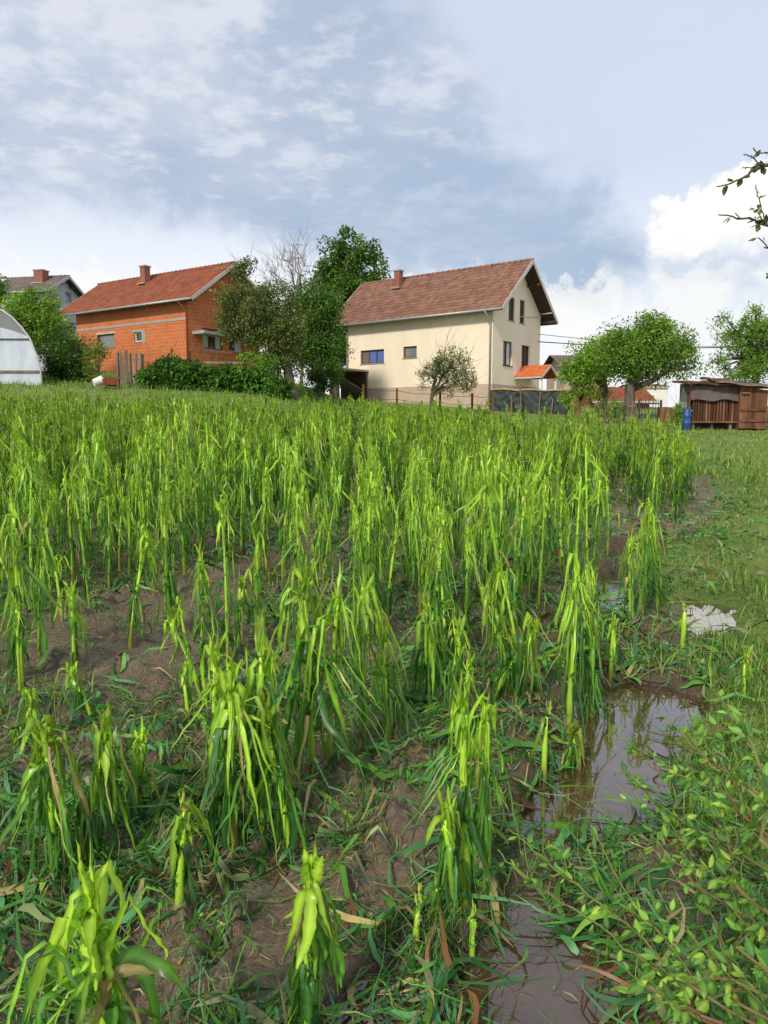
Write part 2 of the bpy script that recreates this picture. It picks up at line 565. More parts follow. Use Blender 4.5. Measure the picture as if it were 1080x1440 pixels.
def brick_mat(name, c1, c2, mortar, bw, bh, ms=0.012):
    m, n, p, _ = new_mat(name)
    tc = n.node('ShaderNodeTexCoord').outputs['Object']
    x, y, z = n.sep(tc)
    v = n.comb(n.m('ADD', x, y), z, 0.0)
    b = n.node('ShaderNodeTexBrick')
    n.put(b.inputs['Vector'], v)
    b.inputs['Scale'].default_value = 1.0
    b.inputs['Brick Width'].default_value = bw
    b.inputs['Row Height'].default_value = bh
    b.inputs['Mortar Size'].default_value = ms
    b.inputs['Mortar Smooth'].default_value = 0.3
    b.inputs['Bias'].default_value = 0.0
    n.put(b.inputs['Color1'], c1); n.put(b.inputs['Color2'], c2); n.put(b.inputs['Mortar'], mortar)
    dirt = n.noise(tc, 0.9, 5, 0.6)
    c = n.mix(n.ss(dirt, 0.45, 0.8, 0, 0.5), b.outputs[0], tuple(q * 0.55 for q in c1))
    n.put(p.inputs['Base Color'], c)
    p.inputs['Roughness'].default_value = 0.9
    p.inputs['Specular IOR Level'].default_value = 0.2
    n.put(p.inputs['Normal'], bump(n, n.m('SUBTRACT', 1.0, b.outputs[1]), 0.6, 0.02))
    return m


M['block'] = brick_mat('orange_block', (0.60, 0.165, 0.055), (0.50, 0.125, 0.04), (0.50, 0.25, 0.13), 0.30, 0.215, 0.026)
M['brick'] = brick_mat('red_brick', (0.36, 0.10, 0.055), (0.28, 0.08, 0.045), (0.25, 0.2, 0.16), 0.25, 0.075, 0.01)


def glass_mat(name, tintc):
    m, n, p, _ = new_mat(name)
    p.inputs['Base Color'].default_value = (*tintc, 1)
    p.inputs['Roughness'].default_value = 0.06
    p.inputs['Specular IOR Level'].default_value = 0.8
    return m


M['glass'] = glass_mat('window_glass', (0.03, 0.04, 0.05))
M['glass_grey'] = glass_mat('window_glass_grey', (0.16, 0.18, 0.17))


def film_mat(name, color, alpha_trans, rough=0.35):
    m, n, p, out = new_mat(name)
    tc = n.node('ShaderNodeTexCoord').outputs['Object']
    f = n.noise(n.vm('MULTIPLY', tc, (1, 1, 0.3)), 1.4, 5, 0.6, 0.4)
    c = n.mix(n.ss(f, 0.35, 0.7), tuple(q * 0.78 for q in color), color)
    n.put(p.inputs['Base Color'], c)
    p.inputs['Roughness'].default_value = rough
    n.put(p.inputs['Normal'], bump(n, f, 0.5, 0.08))
    t = n.node('ShaderNodeBsdfTranslucent')
    n.put(t.inputs[0], c)
    mx = n.node('ShaderNodeMixShader')
    mx.inputs[0].default_value = alpha_trans
    n.L.new(p.outputs[0], mx.inputs[1]); n.L.new(t.outputs[0], mx.inputs[2]); n.L.new(mx.outputs[0], out.inputs[0])
    return m


M['film'] = film_mat('greenhouse_film', (0.74, 0.80, 0.88), 0.3)
M['film_dark'] = film_mat('greenhouse_shade', (0.24, 0.255, 0.27), 0.15, 0.6)

# mud / turf ground
m, n, p, _ = new_mat('ground_mud')
geo = n.node('ShaderNodeNewGeometry').outputs['Position']
turf = n.node('ShaderNodeAttribute', attribute_name='turf').outputs[2]
wet = n.node('ShaderNodeAttribute', attribute_name='wet').outputs[2]
f1 = n.noise(geo, 1.3, 6, 0.6, 0.3); f2 = n.noise(geo, 9, 6, 0.65, 0.4); f3 = n.noise(geo, 55, 5, 0.7)
mud = n.mix(n.ss(f1, 0.3, 0.7), (0.19, 0.138, 0.090), (0.34, 0.255, 0.175))
mud = n.mix(n.ss(f2, 0.42, 0.72, 0, 0.6), mud, (0.15, 0.107, 0.068))
mud = n.mix(n.ss(f3, 0.5, 0.75, 0, 0.35), mud, (0.39, 0.29, 0.19))
mud = n.mix(n.m('MULTIPLY', wet, 0.55), mud, (0.10, 0.064, 0.042))
tg = n.mix(n.ss(f1, 0.35, 0.65), (0.15, 0.225, 0.04), (0.22, 0.30, 0.06))
tg = n.mix(n.ss(f2, 0.5, 0.7, 0, 0.65), tg, (0.17, 0.14, 0.08))
tm = n.m('ADD', turf, n.m('MULTIPLY', n.m('SUBTRACT', f2, 0.5), 0.9))
c = n.mix(n.ss(tm, 0.35, 0.65), mud, tg)
n.put(p.inputs['Base Color'], c)
gloss = n.ss(n.m('ADD', f1, n.m('MULTIPLY', wet, 0.4)), 0.42, 0.66)
n.put(p.inputs['Roughness'], n.m('SUBTRACT', 0.82, n.m('MULTIPLY', gloss, n.m('MULTIPLY', n.m('SUBTRACT', 1.0, turf), 0.54))))
p.inputs['Specular IOR Level'].default_value = 0.28
vo = n.node('ShaderNodeTexVoronoi'); n.put(vo.inputs['Vector'], geo); vo.inputs['Scale'].default_value = 38
f4 = n.noise(geo, 150, 3, 0.7)
hh = n.m('ADD', n.m('ADD', n.m('MULTIPLY', f2, 0.8), n.m('MULTIPLY', f3, 0.45)), n.m('ADD', n.m('MULTIPLY', vo.outputs[0], -0.25), n.m('MULTIPLY', f4, .12)))
n.put(p.inputs['Normal'], bump(n, hh, 1.0, 0.07))
M['ground'] = m

m, n, p, _ = new_mat('puddle_water')
geo = n.node('ShaderNodeNewGeometry').outputs['Position']
w1 = n.noise(geo, 7, 3, 0.5); w2 = n.noise(geo, 2.2, 4, 0.6)
n.put(p.inputs['Base Color'], n.mix(n.ss(w2, 0.35, 0.65), (0.055, 0.030, 0.014), (0.095, 0.056, 0.030)))
p.inputs['Roughness'].default_value = 0.03
p.inputs['IOR'].default_value = 1.33
p.inputs['Specular IOR Level'].default_value = 1.0
p.inputs['Coat Weight'].default_value = 1.0
p.inputs['Coat Roughness'].default_value = 0.02
p.inputs['Coat IOR'].default_value = 1.5
n.put(p.inputs['Normal'], bump(n, w1, 0.05, 0.02))
n.put(p.inputs['Coat Normal'], bump(n, w1, 0.04, 0.02))
M['water'] = m

# ------------------------------------------------------------------ ground
ny, nu = 1000, 760
ys = [-3.0]
step = 0.0040
while ys[-1] < 70: ys.append(ys[-1] + step * (ys[-1] + 4.2))
while ys[-1] < 3000: ys.append(ys[-1] * 1.08)
ys = np.array(ys)
u = np.linspace(-1, 1, nu)
u = np.sign(u) * np.abs(u) ** 1.15
GY, GU = np.meshgrid(ys, u, indexing='ij')
GX = GU * (0.85 * (GY + 3) + 4.5)
# the corn field's right hand edge, as ground points
EDGE = [hit(px, py) for px, py in ((690, 1440), (690, 1230), (720, 1040), (850, 960), (850, 870), (840, 800), (925, 755), (965, 735), (978, 700))]
EDGE_XY = [(p.x, p.y) for p in EDGE] + [(10.0, 24.0), (11.0, 40)]
ey = np.array([q[1] for q in EDGE_XY]); ex = np.array([q[0] for q in EDGE_XY])


def edge_x(y):
    return np.interp(y, ey, ex)


far_edge_pts = ([-30, -18, -6, 0, 3.8, 5.2, 6.2, 7, 8], [30.5, 30.5, 30, 28, 25, 21, 18, 15.5, 13.5])


def field_end(x):
    return np.interp(x, *far_edge_pts)


GZ = ground_z(GX.ravel(), GY.ravel()).reshape(GX.shape)
turf = sstep(GX - edge_x(GY), 0.0, 1.2 - .7 * sstep(GY, 5, 9)) * sstep(GY, 1.5, 3.2) * 0.75 + sstep(GX - edge_x(GY), 0.3, 1.2) * 0.2
turf = np.maximum(turf, sstep(GY - field_end(GX), -0.3, 0.6))
# wet track on the grass
tr = hit(1018, 655); tr2 = hit(1060, 800)
track = np.exp(-((GX - np.interp(GY, [tr2.y, tr.y, 30], [tr2.x - .3, tr.x, tr.x + 1.5])) / 0.45) ** 2) * sstep(GY, 6, 9) * (1 - sstep(GY, 21, 25))
turf = turf * (1 - 0.3 * track * sstep(fbm(GX, GY, 1.2, 3, 99), .42, .58))
wet = np.zeros_like(GX)
for pts, lvl in ponds.values():
    wet = np.maximum(wet, 1 - sstep(pond_d(pts, GX, GY), 0, 0.35))
wet = np.maximum(wet, sstep(fbm(GX, GY, 0.9, 3, 77), 0.5, 0.65) * 0.6)
nr, nc = GX.shape
V = np.stack([GX, GY, GZ], -1).reshape(-1, 3)
i = np.arange(nr - 1)[:, None] * nc + np.arange(nc - 1)[None, :]
Fq = np.stack([i, i + 1, i + nc + 1, i + nc], -1).reshape(-1, 4)
g = np_mesh('ground', V, Fq, M['ground'], smooth=True, extra={'turf': turf.ravel(), 'wet': wet.ravel()})
tag(g, kind='structure')

for k, (pts, lvl) in ponds.items():
    xs = [p[0] for p in pts]; yy_ = [p[1] for p in pts]
    ax = np.arange(min(xs) - .8, max(xs) + .8, 0.035); ay = np.arange(min(yy_) - .8, max(yy_) + .8, 0.035)
    X, Y = np.meshgrid(ax, ay, indexing='ij')
    d = pond_d(pts, X, Y)
    ok = (d < 0.09)
    cell = ok[:-1, :-1] & ok[1:, :-1] & ok[1:, 1:] & ok[:-1, 1:]
    a, b = np.nonzero(cell)
    nn = len(ay)
    Fq = np.stack([a * nn + b, (a + 1) * nn + b, (a + 1) * nn + b + 1, a * nn + b + 1], -1)
    used, inv = np.unique(Fq.ravel(), return_inverse=True)
    V = np.stack([X.ravel()[used], Y.ravel()[used], np.full(len(used), lvl)], -1)
    tag(np_mesh('puddle', V, inv.reshape(-1, 4), M['water'], smooth=True), kind='structure')


# ------------------------------------------------------------------ ribbons (leaf strips, grass blades)
def ribbons(P, Wd, S, T, fold=0.0):
    """P (N,n,3) paths, Wd (N,n) widths, S (N,n,3) unit side vectors, T (N,n,3) colours -> verts, quads, colours.
    fold > 0 adds a sunken midrib."""
    Nn, n = P.shape[:2]
    if fold:
        d = np.gradient(P, axis=1)
        nrm = np.cross(d, S); nrm /= np.linalg.norm(nrm, axis=-1, keepdims=True) + 1e-9
        L = P - S * Wd[..., None] / 2 + nrm * (Wd[..., None] * fold)
        Rr = P + S * Wd[..., None] / 2 + nrm * (Wd[..., None] * fold)
        V = np.stack([L, P, Rr], 2)
        mid = np.clip(T * 1.55 + 0.02, 0, 1)
        C = np.stack([T * .8, mid, T * .9], 2)
        w = 3
    else:
        V = np.stack([P - S * Wd[..., None] / 2, P + S * Wd[..., None] / 2], 2)
        C = np.stack([T, T], 2)
        w = 2
    base = (np.arange(Nn) * n * w)[:, None, None]
    r = (np.arange(n - 1) * w)[None, :, None]
    k = np.arange(w - 1)[None, None, :]
    i0 = base + r + k
    Q = np.stack([i0, i0 + 1, i0 + w + 1, i0 + w], -1).reshape(-1, 4)
    return V.reshape(-1, 3), Q, C.reshape(-1, 3)


def cat_mesh(parts):
    Vs, Qs, Cs, k = [], [], [], 0
    for v, q, c in parts:
        Vs.append(v); Qs.append(np.where(q < 0, -1, q + k)); Cs.append(c); k += len(v)
    return np.concatenate(Vs), np.concatenate(Qs), np.concatenate(Cs)


BRIGHT = np.array([0.43, 0.61, 0.050]); LIME = np.array([0.22, 0.43, 0.036]); MID = np.array([0.09, 0.25, 0.030])
DARK = np.array([0.028, 0.11, 0.020]); BLUE = np.array([0.055, 0.16, 0.055]); STRAW = np.array([0.45, 0.36, 0.14]); BROWN = np.array([0.22, 0.10, 0.04])


def tube_np(P, rad, n, T):
    """one tube through P (k,3)"""
    k = len(P)
    d = np.gradient(P, axis=0); d /= np.linalg.norm(d, axis=1, keepdims=True) + 1e-9
    a = np.cross(d, np.array([0.2, 0.97, 0.1])); a /= np.linalg.norm(a, axis=1, keepdims=True) + 1e-9
    b = np.cross(d, a)
    t = np.arange(n) * 2 * np.pi / n
    V = P[:, None] + (a[:, None] * np.cos(t)[None, :, None] + b[:, None] * np.sin(t)[None, :, None]) * np.asarray(rad)[:, None, None]
    i = np.arange(k - 1)[:, None] * n + np.arange(n)[None]
    j = np.arange(k - 1)[:, None] * n + (np.arange(n)[None] + 1) % n
    Q = np.stack([i, j, j + n, i + n], -1).reshape(-1, 4)
    C = np.repeat(np.asarray(T)[:, None], n, 1)
    V = V.reshape(-1, 3); C = C.reshape(-1, 3)
    # caps
    V = np.vstack([V, P[-1:] + d[-1:] * 0.002]); C = np.vstack([C, C[-1:] * 1.2])
    top = len(V) - 1
    caps = np.array([[(k - 1) * n + q, (k - 1) * n + (q + 1) % n, top, -1] for q in range(n)])
    return V, np.vstack([Q, caps]), C


def leaf_paths(r, N_, n, p0, azm, e0, t0, dl, L, end_e, wander, zmin=0.012):
    """vectorised strips: rise at e0 until t0, fold over within dl, then hang at end_e. p0 (N,3); the rest (N,)"""
    t = np.linspace(0, 1, n)
    P = np.zeros((N_, n, 3)); P[:, 0] = p0
    az_ = azm.copy()
    S = np.zeros((N_, n, 3))
    tw = r.uniform(-0.9, 0.9, N_)
    twr = r.normal(0, 2.2, N_)
    for k in range(n):
        tt = t[k] + 0.5 / n
        q = np.clip((tt - t0) / dl, 0, 1); q = q * q * (3 - 2 * q)
        e = e0 + (end_e - e0) * q + r.normal(0, 0.15, N_)
        az_ = az_ + r.normal(0, wander, N_) / n
        d = np.stack([np.cos(az_) * np.cos(e), np.sin(az_) * np.cos(e), np.sin(e)], -1)
        side = np.stack([-np.sin(az_), np.cos(az_), np.zeros(N_)], -1)
        up = np.cross(d, side)
        a = tw + twr * tt
        S[:, k] = side * np.cos(a)[:, None] + up * np.sin(a)[:, None]
        if k < n - 1:
            P[:, k + 1] = P[:, k] + d * (L / (n - 1))[:, None]
            low = P[:, k + 1, 2] < zmin
            if low.any():
                fl = np.stack([np.cos(az_), np.sin(az_), np.zeros(N_)], -1)
                P[low, k + 1] = P[low, k] + (fl * (L / (n - 1))[:, None])[low] * 0.8
                P[low, k + 1, 2] = zmin
    return P, S


def maize(seed, H, leaves=9, strips=(6, 13), lean=0.05, n=11, fold=0.16, tube_n=8, thick=0.0125, L=(0.28, 0.7),
          top='torn', bright=1.0, spread=1.0, lo=0.22, fresh=1.0, wide=1.0, bend=0.03):
    """a hail-torn maize plant: stalk with nodes and leaf strips that hang down along it. Returns stalk and leaf arrays"""
    r = np.random.default_rng(seed)
    laz = r.uniform(0, 2 * np.pi)
    k = max(3, int(H / 0.055)) if tube_n > 4 else 3
    t = np.linspace(0, 1, k)
    off = lean * H * t ** 1.5 + bend * np.sin(t * 3 + r.uniform(0, 3)) * H * 0.3
    off -= off[0]
    P = np.stack([np.cos(laz) * off, np.sin(laz) * off, t * H - 0.03], -1)
    node = (np.arange(k) % 3 == 0) * 0.16 if tube_n > 4 else 0
    rad = thick * (1.15 - 0.55 * t) * (1 + node)
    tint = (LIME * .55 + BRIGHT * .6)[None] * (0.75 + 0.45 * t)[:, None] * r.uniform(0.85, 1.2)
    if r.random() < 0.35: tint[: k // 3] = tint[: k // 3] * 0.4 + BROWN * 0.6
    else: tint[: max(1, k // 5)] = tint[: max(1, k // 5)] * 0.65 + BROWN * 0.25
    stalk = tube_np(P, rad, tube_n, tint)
    ax = lambda h: np.array([np.interp(h, P[:, 2], P[:, 0]), np.interp(h, P[:, 2], P[:, 1]), h])
    p0, azm, e0, t0, dl, LL, WW, TT, ee = [], [], [], [], [], [], [], [], []
    a0 = r.uniform(0, 2 * np.pi)
    for q in range(leaves):
        f = (q + 0.5) / leaves
        h = H * (lo + (0.97 - lo) * f)
        a = a0 + np.pi * q + r.normal(0, 0.6)
        whole = r.random() < 0.34
        ns = r.integers(*strips) if not whole else r.integers(1, 3)
        leafL = r.uniform(*L) * (1.05 - 0.25 * abs(f - 0.55)) * r.choice([1.0, .6, .8])
        wleaf = r.uniform(0.055, 0.10) * wide
        e_leaf = r.uniform(0.7, 1.45)
        t_leaf = r.uniform(0.0, 0.16) * spread
        d_leaf = r.uniform(0.05, 0.22)
        end_leaf = -1.5 + (abs(r.normal(0, 0.10)) if r.random() < .84 else r.uniform(.2, .7)) * spread
        for s in range(ns):
            p0.append(ax(h + r.normal(0, .012)) + r.normal(0, 0.005, 3)); azm.append(a + r.normal(0, 0.35) * spread)
            e0.append(e_leaf + r.normal(0, 0.2)); t0.append(max(0, t_leaf + r.normal(0, 0.03))); dl.append(d_leaf)
            LL.append(leafL * r.uniform(0.3, 1.05)); WW.append(wleaf / (ns + whole * .7) * r.uniform(0.45, 1.9 if not whole else 0.95))
            if r.random() < 0.07:                       # a stiff shred that sticks out
                ee.append(r.uniform(-0.7, 0.9)); LL[-1] *= 0.5
            else:
                ee.append(end_leaf + abs(r.normal(0, 0.06)))
            x = r.random()
            x = x + (f - 0.45) * 0.45
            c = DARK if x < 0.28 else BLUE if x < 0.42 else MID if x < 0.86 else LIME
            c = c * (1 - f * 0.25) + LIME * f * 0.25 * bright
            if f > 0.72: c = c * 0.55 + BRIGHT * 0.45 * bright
            if r.random() < 0.05: c = STRAW * r.uniform(0.6, 1.1)
            TT.append(c * r.uniform(0.6, 1.35))
    if top != 'none':
        for q in range(r.integers(10, 18) if n > 6 else 7):
            p0.append(ax(H * r.uniform(0.80, 1.0)) + r.normal(0, 0.006, 3)); azm.append(r.uniform(0, 6.28)); e0.append(r.uniform(1.1, 1.57))
            up_ = r.random() < 0.6                     # torn shard standing up, or folded straight down
            t0.append(2.0 if up_ else r.uniform(0.15, 0.5)); dl.append(r.uniform(.03, .12))
            LL.append((r.uniform(0.06, 0.22) if up_ else r.uniform(.12, .42)) * min(1, H + 0.2)); WW.append(r.uniform(0.007, 0.026) * wide)
            ee.append(-1.4 + abs(r.normal(0, 0.2)))
            TT.append((BRIGHT * 0.7 + LIME * 0.3) * bright * r.uniform(0.55, 1.15))
    else:
        for q in range(6):
            p0.append(ax(H * .98) + r.normal(0, thick * .6, 3) * np.array([1, 1, 0])); azm.append(r.uniform(0, 6.28)); e0.append(r.uniform(1.2, 1.57)); t0.append(2.0); dl.append(.1)
            LL.append(r.uniform(.02, .06)); WW.append(thick * r.uniform(.5, 1.0)); ee.append(0); TT.append((BRIGHT * .6 + STRAW * .4) * r.uniform(.7, 1.1))
    p0 = np.array(p0); N_ = len(p0)
    Pp, S = leaf_paths(r, N_, n, p0, np.array(azm), np.array(e0), np.array(t0), np.array(dl), np.array(LL), np.array(ee), 2.6)
    tt = np.linspace(0, 1, n)
    prof = np.minimum(1, 0.6 + tt * 4) * (1 - tt ** 4 * 0.9)
    Wd = np.array(WW)[:, None] * prof[None] * r.uniform(0.72, 1.25, (N_, n))
    Wd = np.minimum(Wd, .034)
    TT = np.array(TT)
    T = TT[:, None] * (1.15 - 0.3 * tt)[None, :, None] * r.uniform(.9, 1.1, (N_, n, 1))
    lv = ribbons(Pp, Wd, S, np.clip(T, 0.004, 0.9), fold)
    return stalk, lv


def maize_object(arr, name='maize_plant'):
    root = empty(name, (0, 0, 0))
    (v, q, c), (v2, q2, c2) = arr
    np_mesh('stalk', v, q, M['stalk'], root, tint=c, smooth=True)
    np_mesh('torn_leaves', v2, q2, M['maize_leaf'], root, tint=c2)
    return root


def copy_tree(o, parent=None):
    c = o.copy(); col_main.objects.link(c); c.parent = parent
    for ch in o.children: copy_tree(ch, c)
    return c


SPECS = {
    'tall': [dict(H=h, leaves=l + 4, lean=le, lo=.15) for h, l, le in ((1.45, 11, .03), (1.3, 10, .10), (1.5, 12, .05), (1.2, 10, .02), (1.35, 11, .14), (1.25, 9, .06), (1.4, 12, .08), (1.1, 10, .04))],
    'mid': [dict(H=h, leaves=l, lean=le) for h, l, le in ((0.85, 8, .08), (0.95, 8, .15), (0.75, 7, .05), (0.9, 7, .22))],
    'low': [dict(H=h, leaves=l, lean=le, L=(.2, .5)) for h, l, le in ((0.4, 4, .2), (0.5, 5, .1), (0.35, 3, .3), (0.55, 5, .35))],
    'stub': [dict(H=h, leaves=l, lean=le, L=(.12, .3), top='none') for h, l, le in ((0.22, 1, .05), (0.3, 2, .1), (0.38, 2, .0))],
}
protos = {}
sd = 100
for kind, L_ in SPECS.items():
    protos[kind] = []
    for sp in L_:
        sd += 1
        protos[kind].append(maize(sd, **sp))
low_lod = {k: [maize(sd + 50 + i_, **{**sp, 'strips': (3, 5), 'n': 5, 'fold': 0, 'tube_n': 4, 'wide': 1.3}) for i_, sp in enumerate(SPECS[k])] for k in SPECS}
mid_lod = {k: [maize(sd + 90 + i_, **{**sp, 'strips': (5, 9), 'n': 7, 'fold': 0, 'tube_n': 5, 'wide': 1.1}) for i_, sp in enumerate(SPECS[k])] for k in SPECS}

# hand placed foreground plants: base pixel (x, y), kind or custom spec, scale, heading, label
FORE = [
    (165, 1700, dict(H=0.66, leaves=9, lean=.05, L=(.25, .5), thick=.014, bright=1.25, spread=1.8, wide=1.7, n=16), 'bright yellow-green torn maize top, nearest to the camera at the lower left'),
    (432, 1490, dict(H=0.48, leaves=10, lean=.05, L=(.2, .42), thick=.014, bright=1.1, spread=0.9, wide=1.6, n=16), 'stout torn maize stalk at the bottom with one leaf folded to the right'),
    (252, 1292, dict(H=0.34, leaves=8, lean=.12, L=(.1, .25), thick=.014, bright=.9, spread=.5, wide=1.6, top='none'), 'short club-like maize stub standing alone over trampled leaves'),
    (80, 1235, dict(H=0.62, leaves=10, lean=.05, L=(.4, .65), bright=.85, wide=1.3), 'dark drooping maize clump at the left edge above the bright nearest top'),
    (118, 1215, dict(H=0.58, leaves=9, lean=.2, L=(.4, .6), bright=.8, wide=1.3), 'maize plant leaning against the dark drooping clump at the left'),
    (195, 1140, dict(H=0.42, leaves=7, lean=.25, L=(.3, .45), bright=1.0), 'low bent maize plant with arching pale leaf between two taller clumps'),
    (330, 1190, dict(H=0.78, leaves=11, lean=.06, L=(.4, .75), bright=1.0, wide=1.2), 'full hanging maize clump with yellow stems over the trampled foreground'),
    (370, 1175, dict(H=0.82, leaves=11, lean=.12, L=(.5, .8), bright=.95, wide=1.3), 'maize plant whose wide green leaves sweep down to the right'),
    (300, 1130, dict(H=0.8, leaves=9, lean=.1, L=(.4, .7), bright=1.05), 'bright torn maize plant just behind the full hanging clump'),
    (408, 1195, dict(H=0.6, leaves=8, lean=.3, L=(.4, .6), bright=.8, wide=1.3), 'maize plant bent over with dark leaves touching the bare mud'),
    (440, 1100, dict(H=1.0, leaves=10, lean=.05, L=(.45, .8), bright=1.0, wide=1.5), 'tall maize plant with a broad drooping leaf, left of the thick brown-based stalk'),
    (462, 1085, dict(H=0.95, leaves=9, lean=.08, L=(.45, .7), bright=.9), 'maize plant pressed close to the broad-leaved plant'),
    (510, 1050, dict(H=0.95, leaves=9, lean=.02, thick=.016, L=(.45, .8), bright=1.0), 'thick yellow maize stalk with a rotten brown patch near its base'),
    (655, 1285, dict(H=0.80, leaves=7, lean=.05, thick=.017, L=(.35, .6), bright=1.15, wide=1.2), 'bright maize stalk with knotted leaves beside the bare mud and the channel'),
    (684, 1270, dict(H=0.72, leaves=8, lean=.08, L=(.35, .6), bright=1.05), 'slim maize plant leaning from the knotted bright stalk'),
    (640, 1300, dict(H=0.45, leaves=7, lean=.2, L=(.3, .45), bright=.9), 'grassy low maize tuft at the foot of the knotted bright stalk'),
    (585, 1352, dict(H=0.17, leaves=2, lean=.05, thick=.012, L=(.1, .25), top='none'), 'snapped maize stub with a pale broken tip at the bottom'),
    (612, 1310, dict(H=0.2, leaves=2, lean=.1, thick=.008, L=(.1, .2), top='none'), 'thin snapped maize stub left of the narrow water channel'),
    (664, 1345, dict(H=0.18, leaves=2, lean=.02, thick=.009, L=(.1, .3), top='none'), 'short maize stub with a flat leaf lying to the right, by the channel'),
    (800, 1010, dict(H=1.0, leaves=10, lean=.06, thick=.016, L=(.5, .85), bright=1.1), 'upright maize plant with a long raised leaf at the edge of the puddle'),
    (832, 1000, dict(H=0.72, leaves=9, lean=.1, L=(.4, .6), bright=.95), 'maize plant hanging over the left bank of the large puddle'),
    (858, 955, dict(H=0.4, leaves=4, lean=.05, L=(.2, .4), bright=1.2), 'short pale maize stems at the right of the raised-leaf plant'),
    (765, 1090, dict(H=0.38, leaves=2, lean=.03, thick=.013, L=(.15, .3), top='none'), 'bare maize stub with a pale cut end standing in the puddle'),
    (790, 1075, dict(H=0.25, leaves=6, lean=.3, L=(.3, .5), bright=.7, wide=1.4), 'flattened maize plant with dark leaf dipping into the puddle'),
    (960, 912, dict(H=0.36, leaves=2, lean=.03, thick=.02, L=(.15, .3), top='none'), 'single thick maize stub below the bright reflecting pool'),
    (902, 880, dict(H=0.95, leaves=9, lean=.08, L=(.4, .7), bright=1.05), 'maize plant standing alone between the wet rut and the bright pool'),
    (886, 872, dict(H=0.7, leaves=8, lean=.05, L=(.4, .6), bright=.9), 'maize plant at the left foot of the lone plant by the rut'),
    (925, 860, dict(H=0.75, leaves=8, lean=.15, L=(.4, .6), bright=.95), 'drooping maize plant at the right side of the lone plant by the rut'),
    (105, 945, dict(H=0.62, leaves=8, lean=.03, L=(.35, .55), bright=1.2), 'small bright-headed maize plant alone on the washed mud'),
    (183, 918, dict(H=0.85, leaves=8, lean=.22, L=(.4, .7), bright=1.0), 'maize plant leaning left over the washed mud'),
    (240, 898, dict(H=1.1, leaves=9, lean=.03, L=(.45, .75), bright=1.0), 'tall narrow maize plant on the washed mud with a bare lower stalk'),
    (32, 960, dict(H=1.2, leaves=11, lean=.05, L=(.5, .85), bright=1.0, wide=1.2), 'tall shaggy maize plant at the left edge of the washed mud'),
    (55, 930, dict(H=1.0, leaves=9, lean=.1, L=(.5, .8), bright=.9), 'maize plant crowding the tall shaggy one at the left edge'),
    (88, 880, dict(H=0.55, leaves=4, lean=.1, L=(.25, .45), bright=1.1), 'thin short maize stalk behind the small bright-headed plant'),
    (292, 862, dict(H=0.45, leaves=4, lean=.1, L=(.2, .4), bright=1.0), 'short slender maize plant right of the bare narrow plant'),
    (360, 890, dict(H=0.75, leaves=9, lean=.05, L=(.4, .6), bright=1.1), 'bright leafy maize plant by the small silvery wet patch'),
    (335, 915, dict(H=0.55, leaves=7, lean=.2, L=(.3, .5), bright=.95), 'low leafy maize plant on the mud in front of the silvery wet patch'),
    (265, 1010, dict(H=0.3, leaves=3, lean=.2, L=(.2, .35), bright=1.0), 'tiny broken maize plant between mud and full clump'),
    (130, 1010, dict(H=0.28, leaves=5, lean=.4, L=(.3, .45), bright=1.0), 'flattened maize plant sprawling at the near side of the washed mud'),
    (20, 1055, dict(H=0.3, leaves=5, lean=.4, L=(.3, .45), bright=1.0), 'flattened pale maize plant cut off by the left edge'),
    (628, 940, dict(H=0.7, leaves=10, lean=.55, L=(.45, .8), bright=.9, wide=1.5), 'toppled maize plant whose leaves spill towards the puddle'),
    (600, 985, dict(H=0.65, leaves=11, lean=.35, L=(.45, .75), bright=.8, wide=1.4), 'dark slumped maize plant under the toppled one'),
    (690, 1000, dict(H=0.55, leaves=10, lean=.5, L=(.45, .75), bright=.85, wide=1.3), 'slumped maize plant with a pale sheath pointing at the puddle'),
    (720, 975, dict(H=0.6, leaves=9, lean=.3, L=(.45, .7), bright=.8, wide=1.2), 'dark hanging maize plant nearest the puddle end of the dense row'),
    (545, 1040, dict(H=0.6, leaves=7, lean=.1, L=(.35, .6), bright=.95), 'maize plant with bare stems right of the thick brown-based stalk'),
    (1045, 985, dict(H=0.3, leaves=4, lean=.05, L=(.15, .3), bright=1.1), 'pale upright maize shoots in the weeds right of the large puddle'),
]
n_ind = 0
for bi, (px, py, spec, lab) in enumerate(FORE):
    # base may lie below the frame: same ground intersection
    p = hit(px, py)
    spec = dict(spec); spec['H'] *= (1.0 if bi < 3 else .87); spec['leaves'] = int(spec['leaves'] * 1.25)
    root = maize_object(maize(500 + bi, **spec))
    root.location = (p.x, p.y, gz(p.x, p.y))
    tag(root, lab, 'maize plant', 'hail-torn maize plants')
    n_ind += 1

# rows of the field
pts = []
ROW = 0.48
ang = 0.10
xr = np.arange(-34, 16, ROW)
for rx in xr:
    yv = np.arange(2.4, 40, 0.185)
    yv = yv + rng.normal(0, 0.06, len(yv))
    xv = rx + ang * 0 + rng.normal(0, 0.07, len(yv)) + np.sin(yv * 0.13 + 1) * 0.3
    pts.append(np.stack([xv, yv], -1))
pts = np.concatenate(pts)
x, y = pts[:, 0], pts[:, 1]
z = base_z(x, y)
ppx, ppy = project(x, y, z)
keep = (x < edge_x(y) - 0.05) & (y < field_end(x)) & (np.abs(ppx - 540) < 1000)


def in_poly(px_, py_, poly):
    c = np.zeros(len(px_), bool)
    j = len(poly) - 1
    for i_ in range(len(poly)):
        xi, yi = poly[i_]; xj, yj = poly[j]
        c ^= ((yi > py_) != (yj > py_)) & (px_ < (xj - xi) * (py_ - yi) / (yj - yi + 1e-9) + xi)
        j = i_
    return c


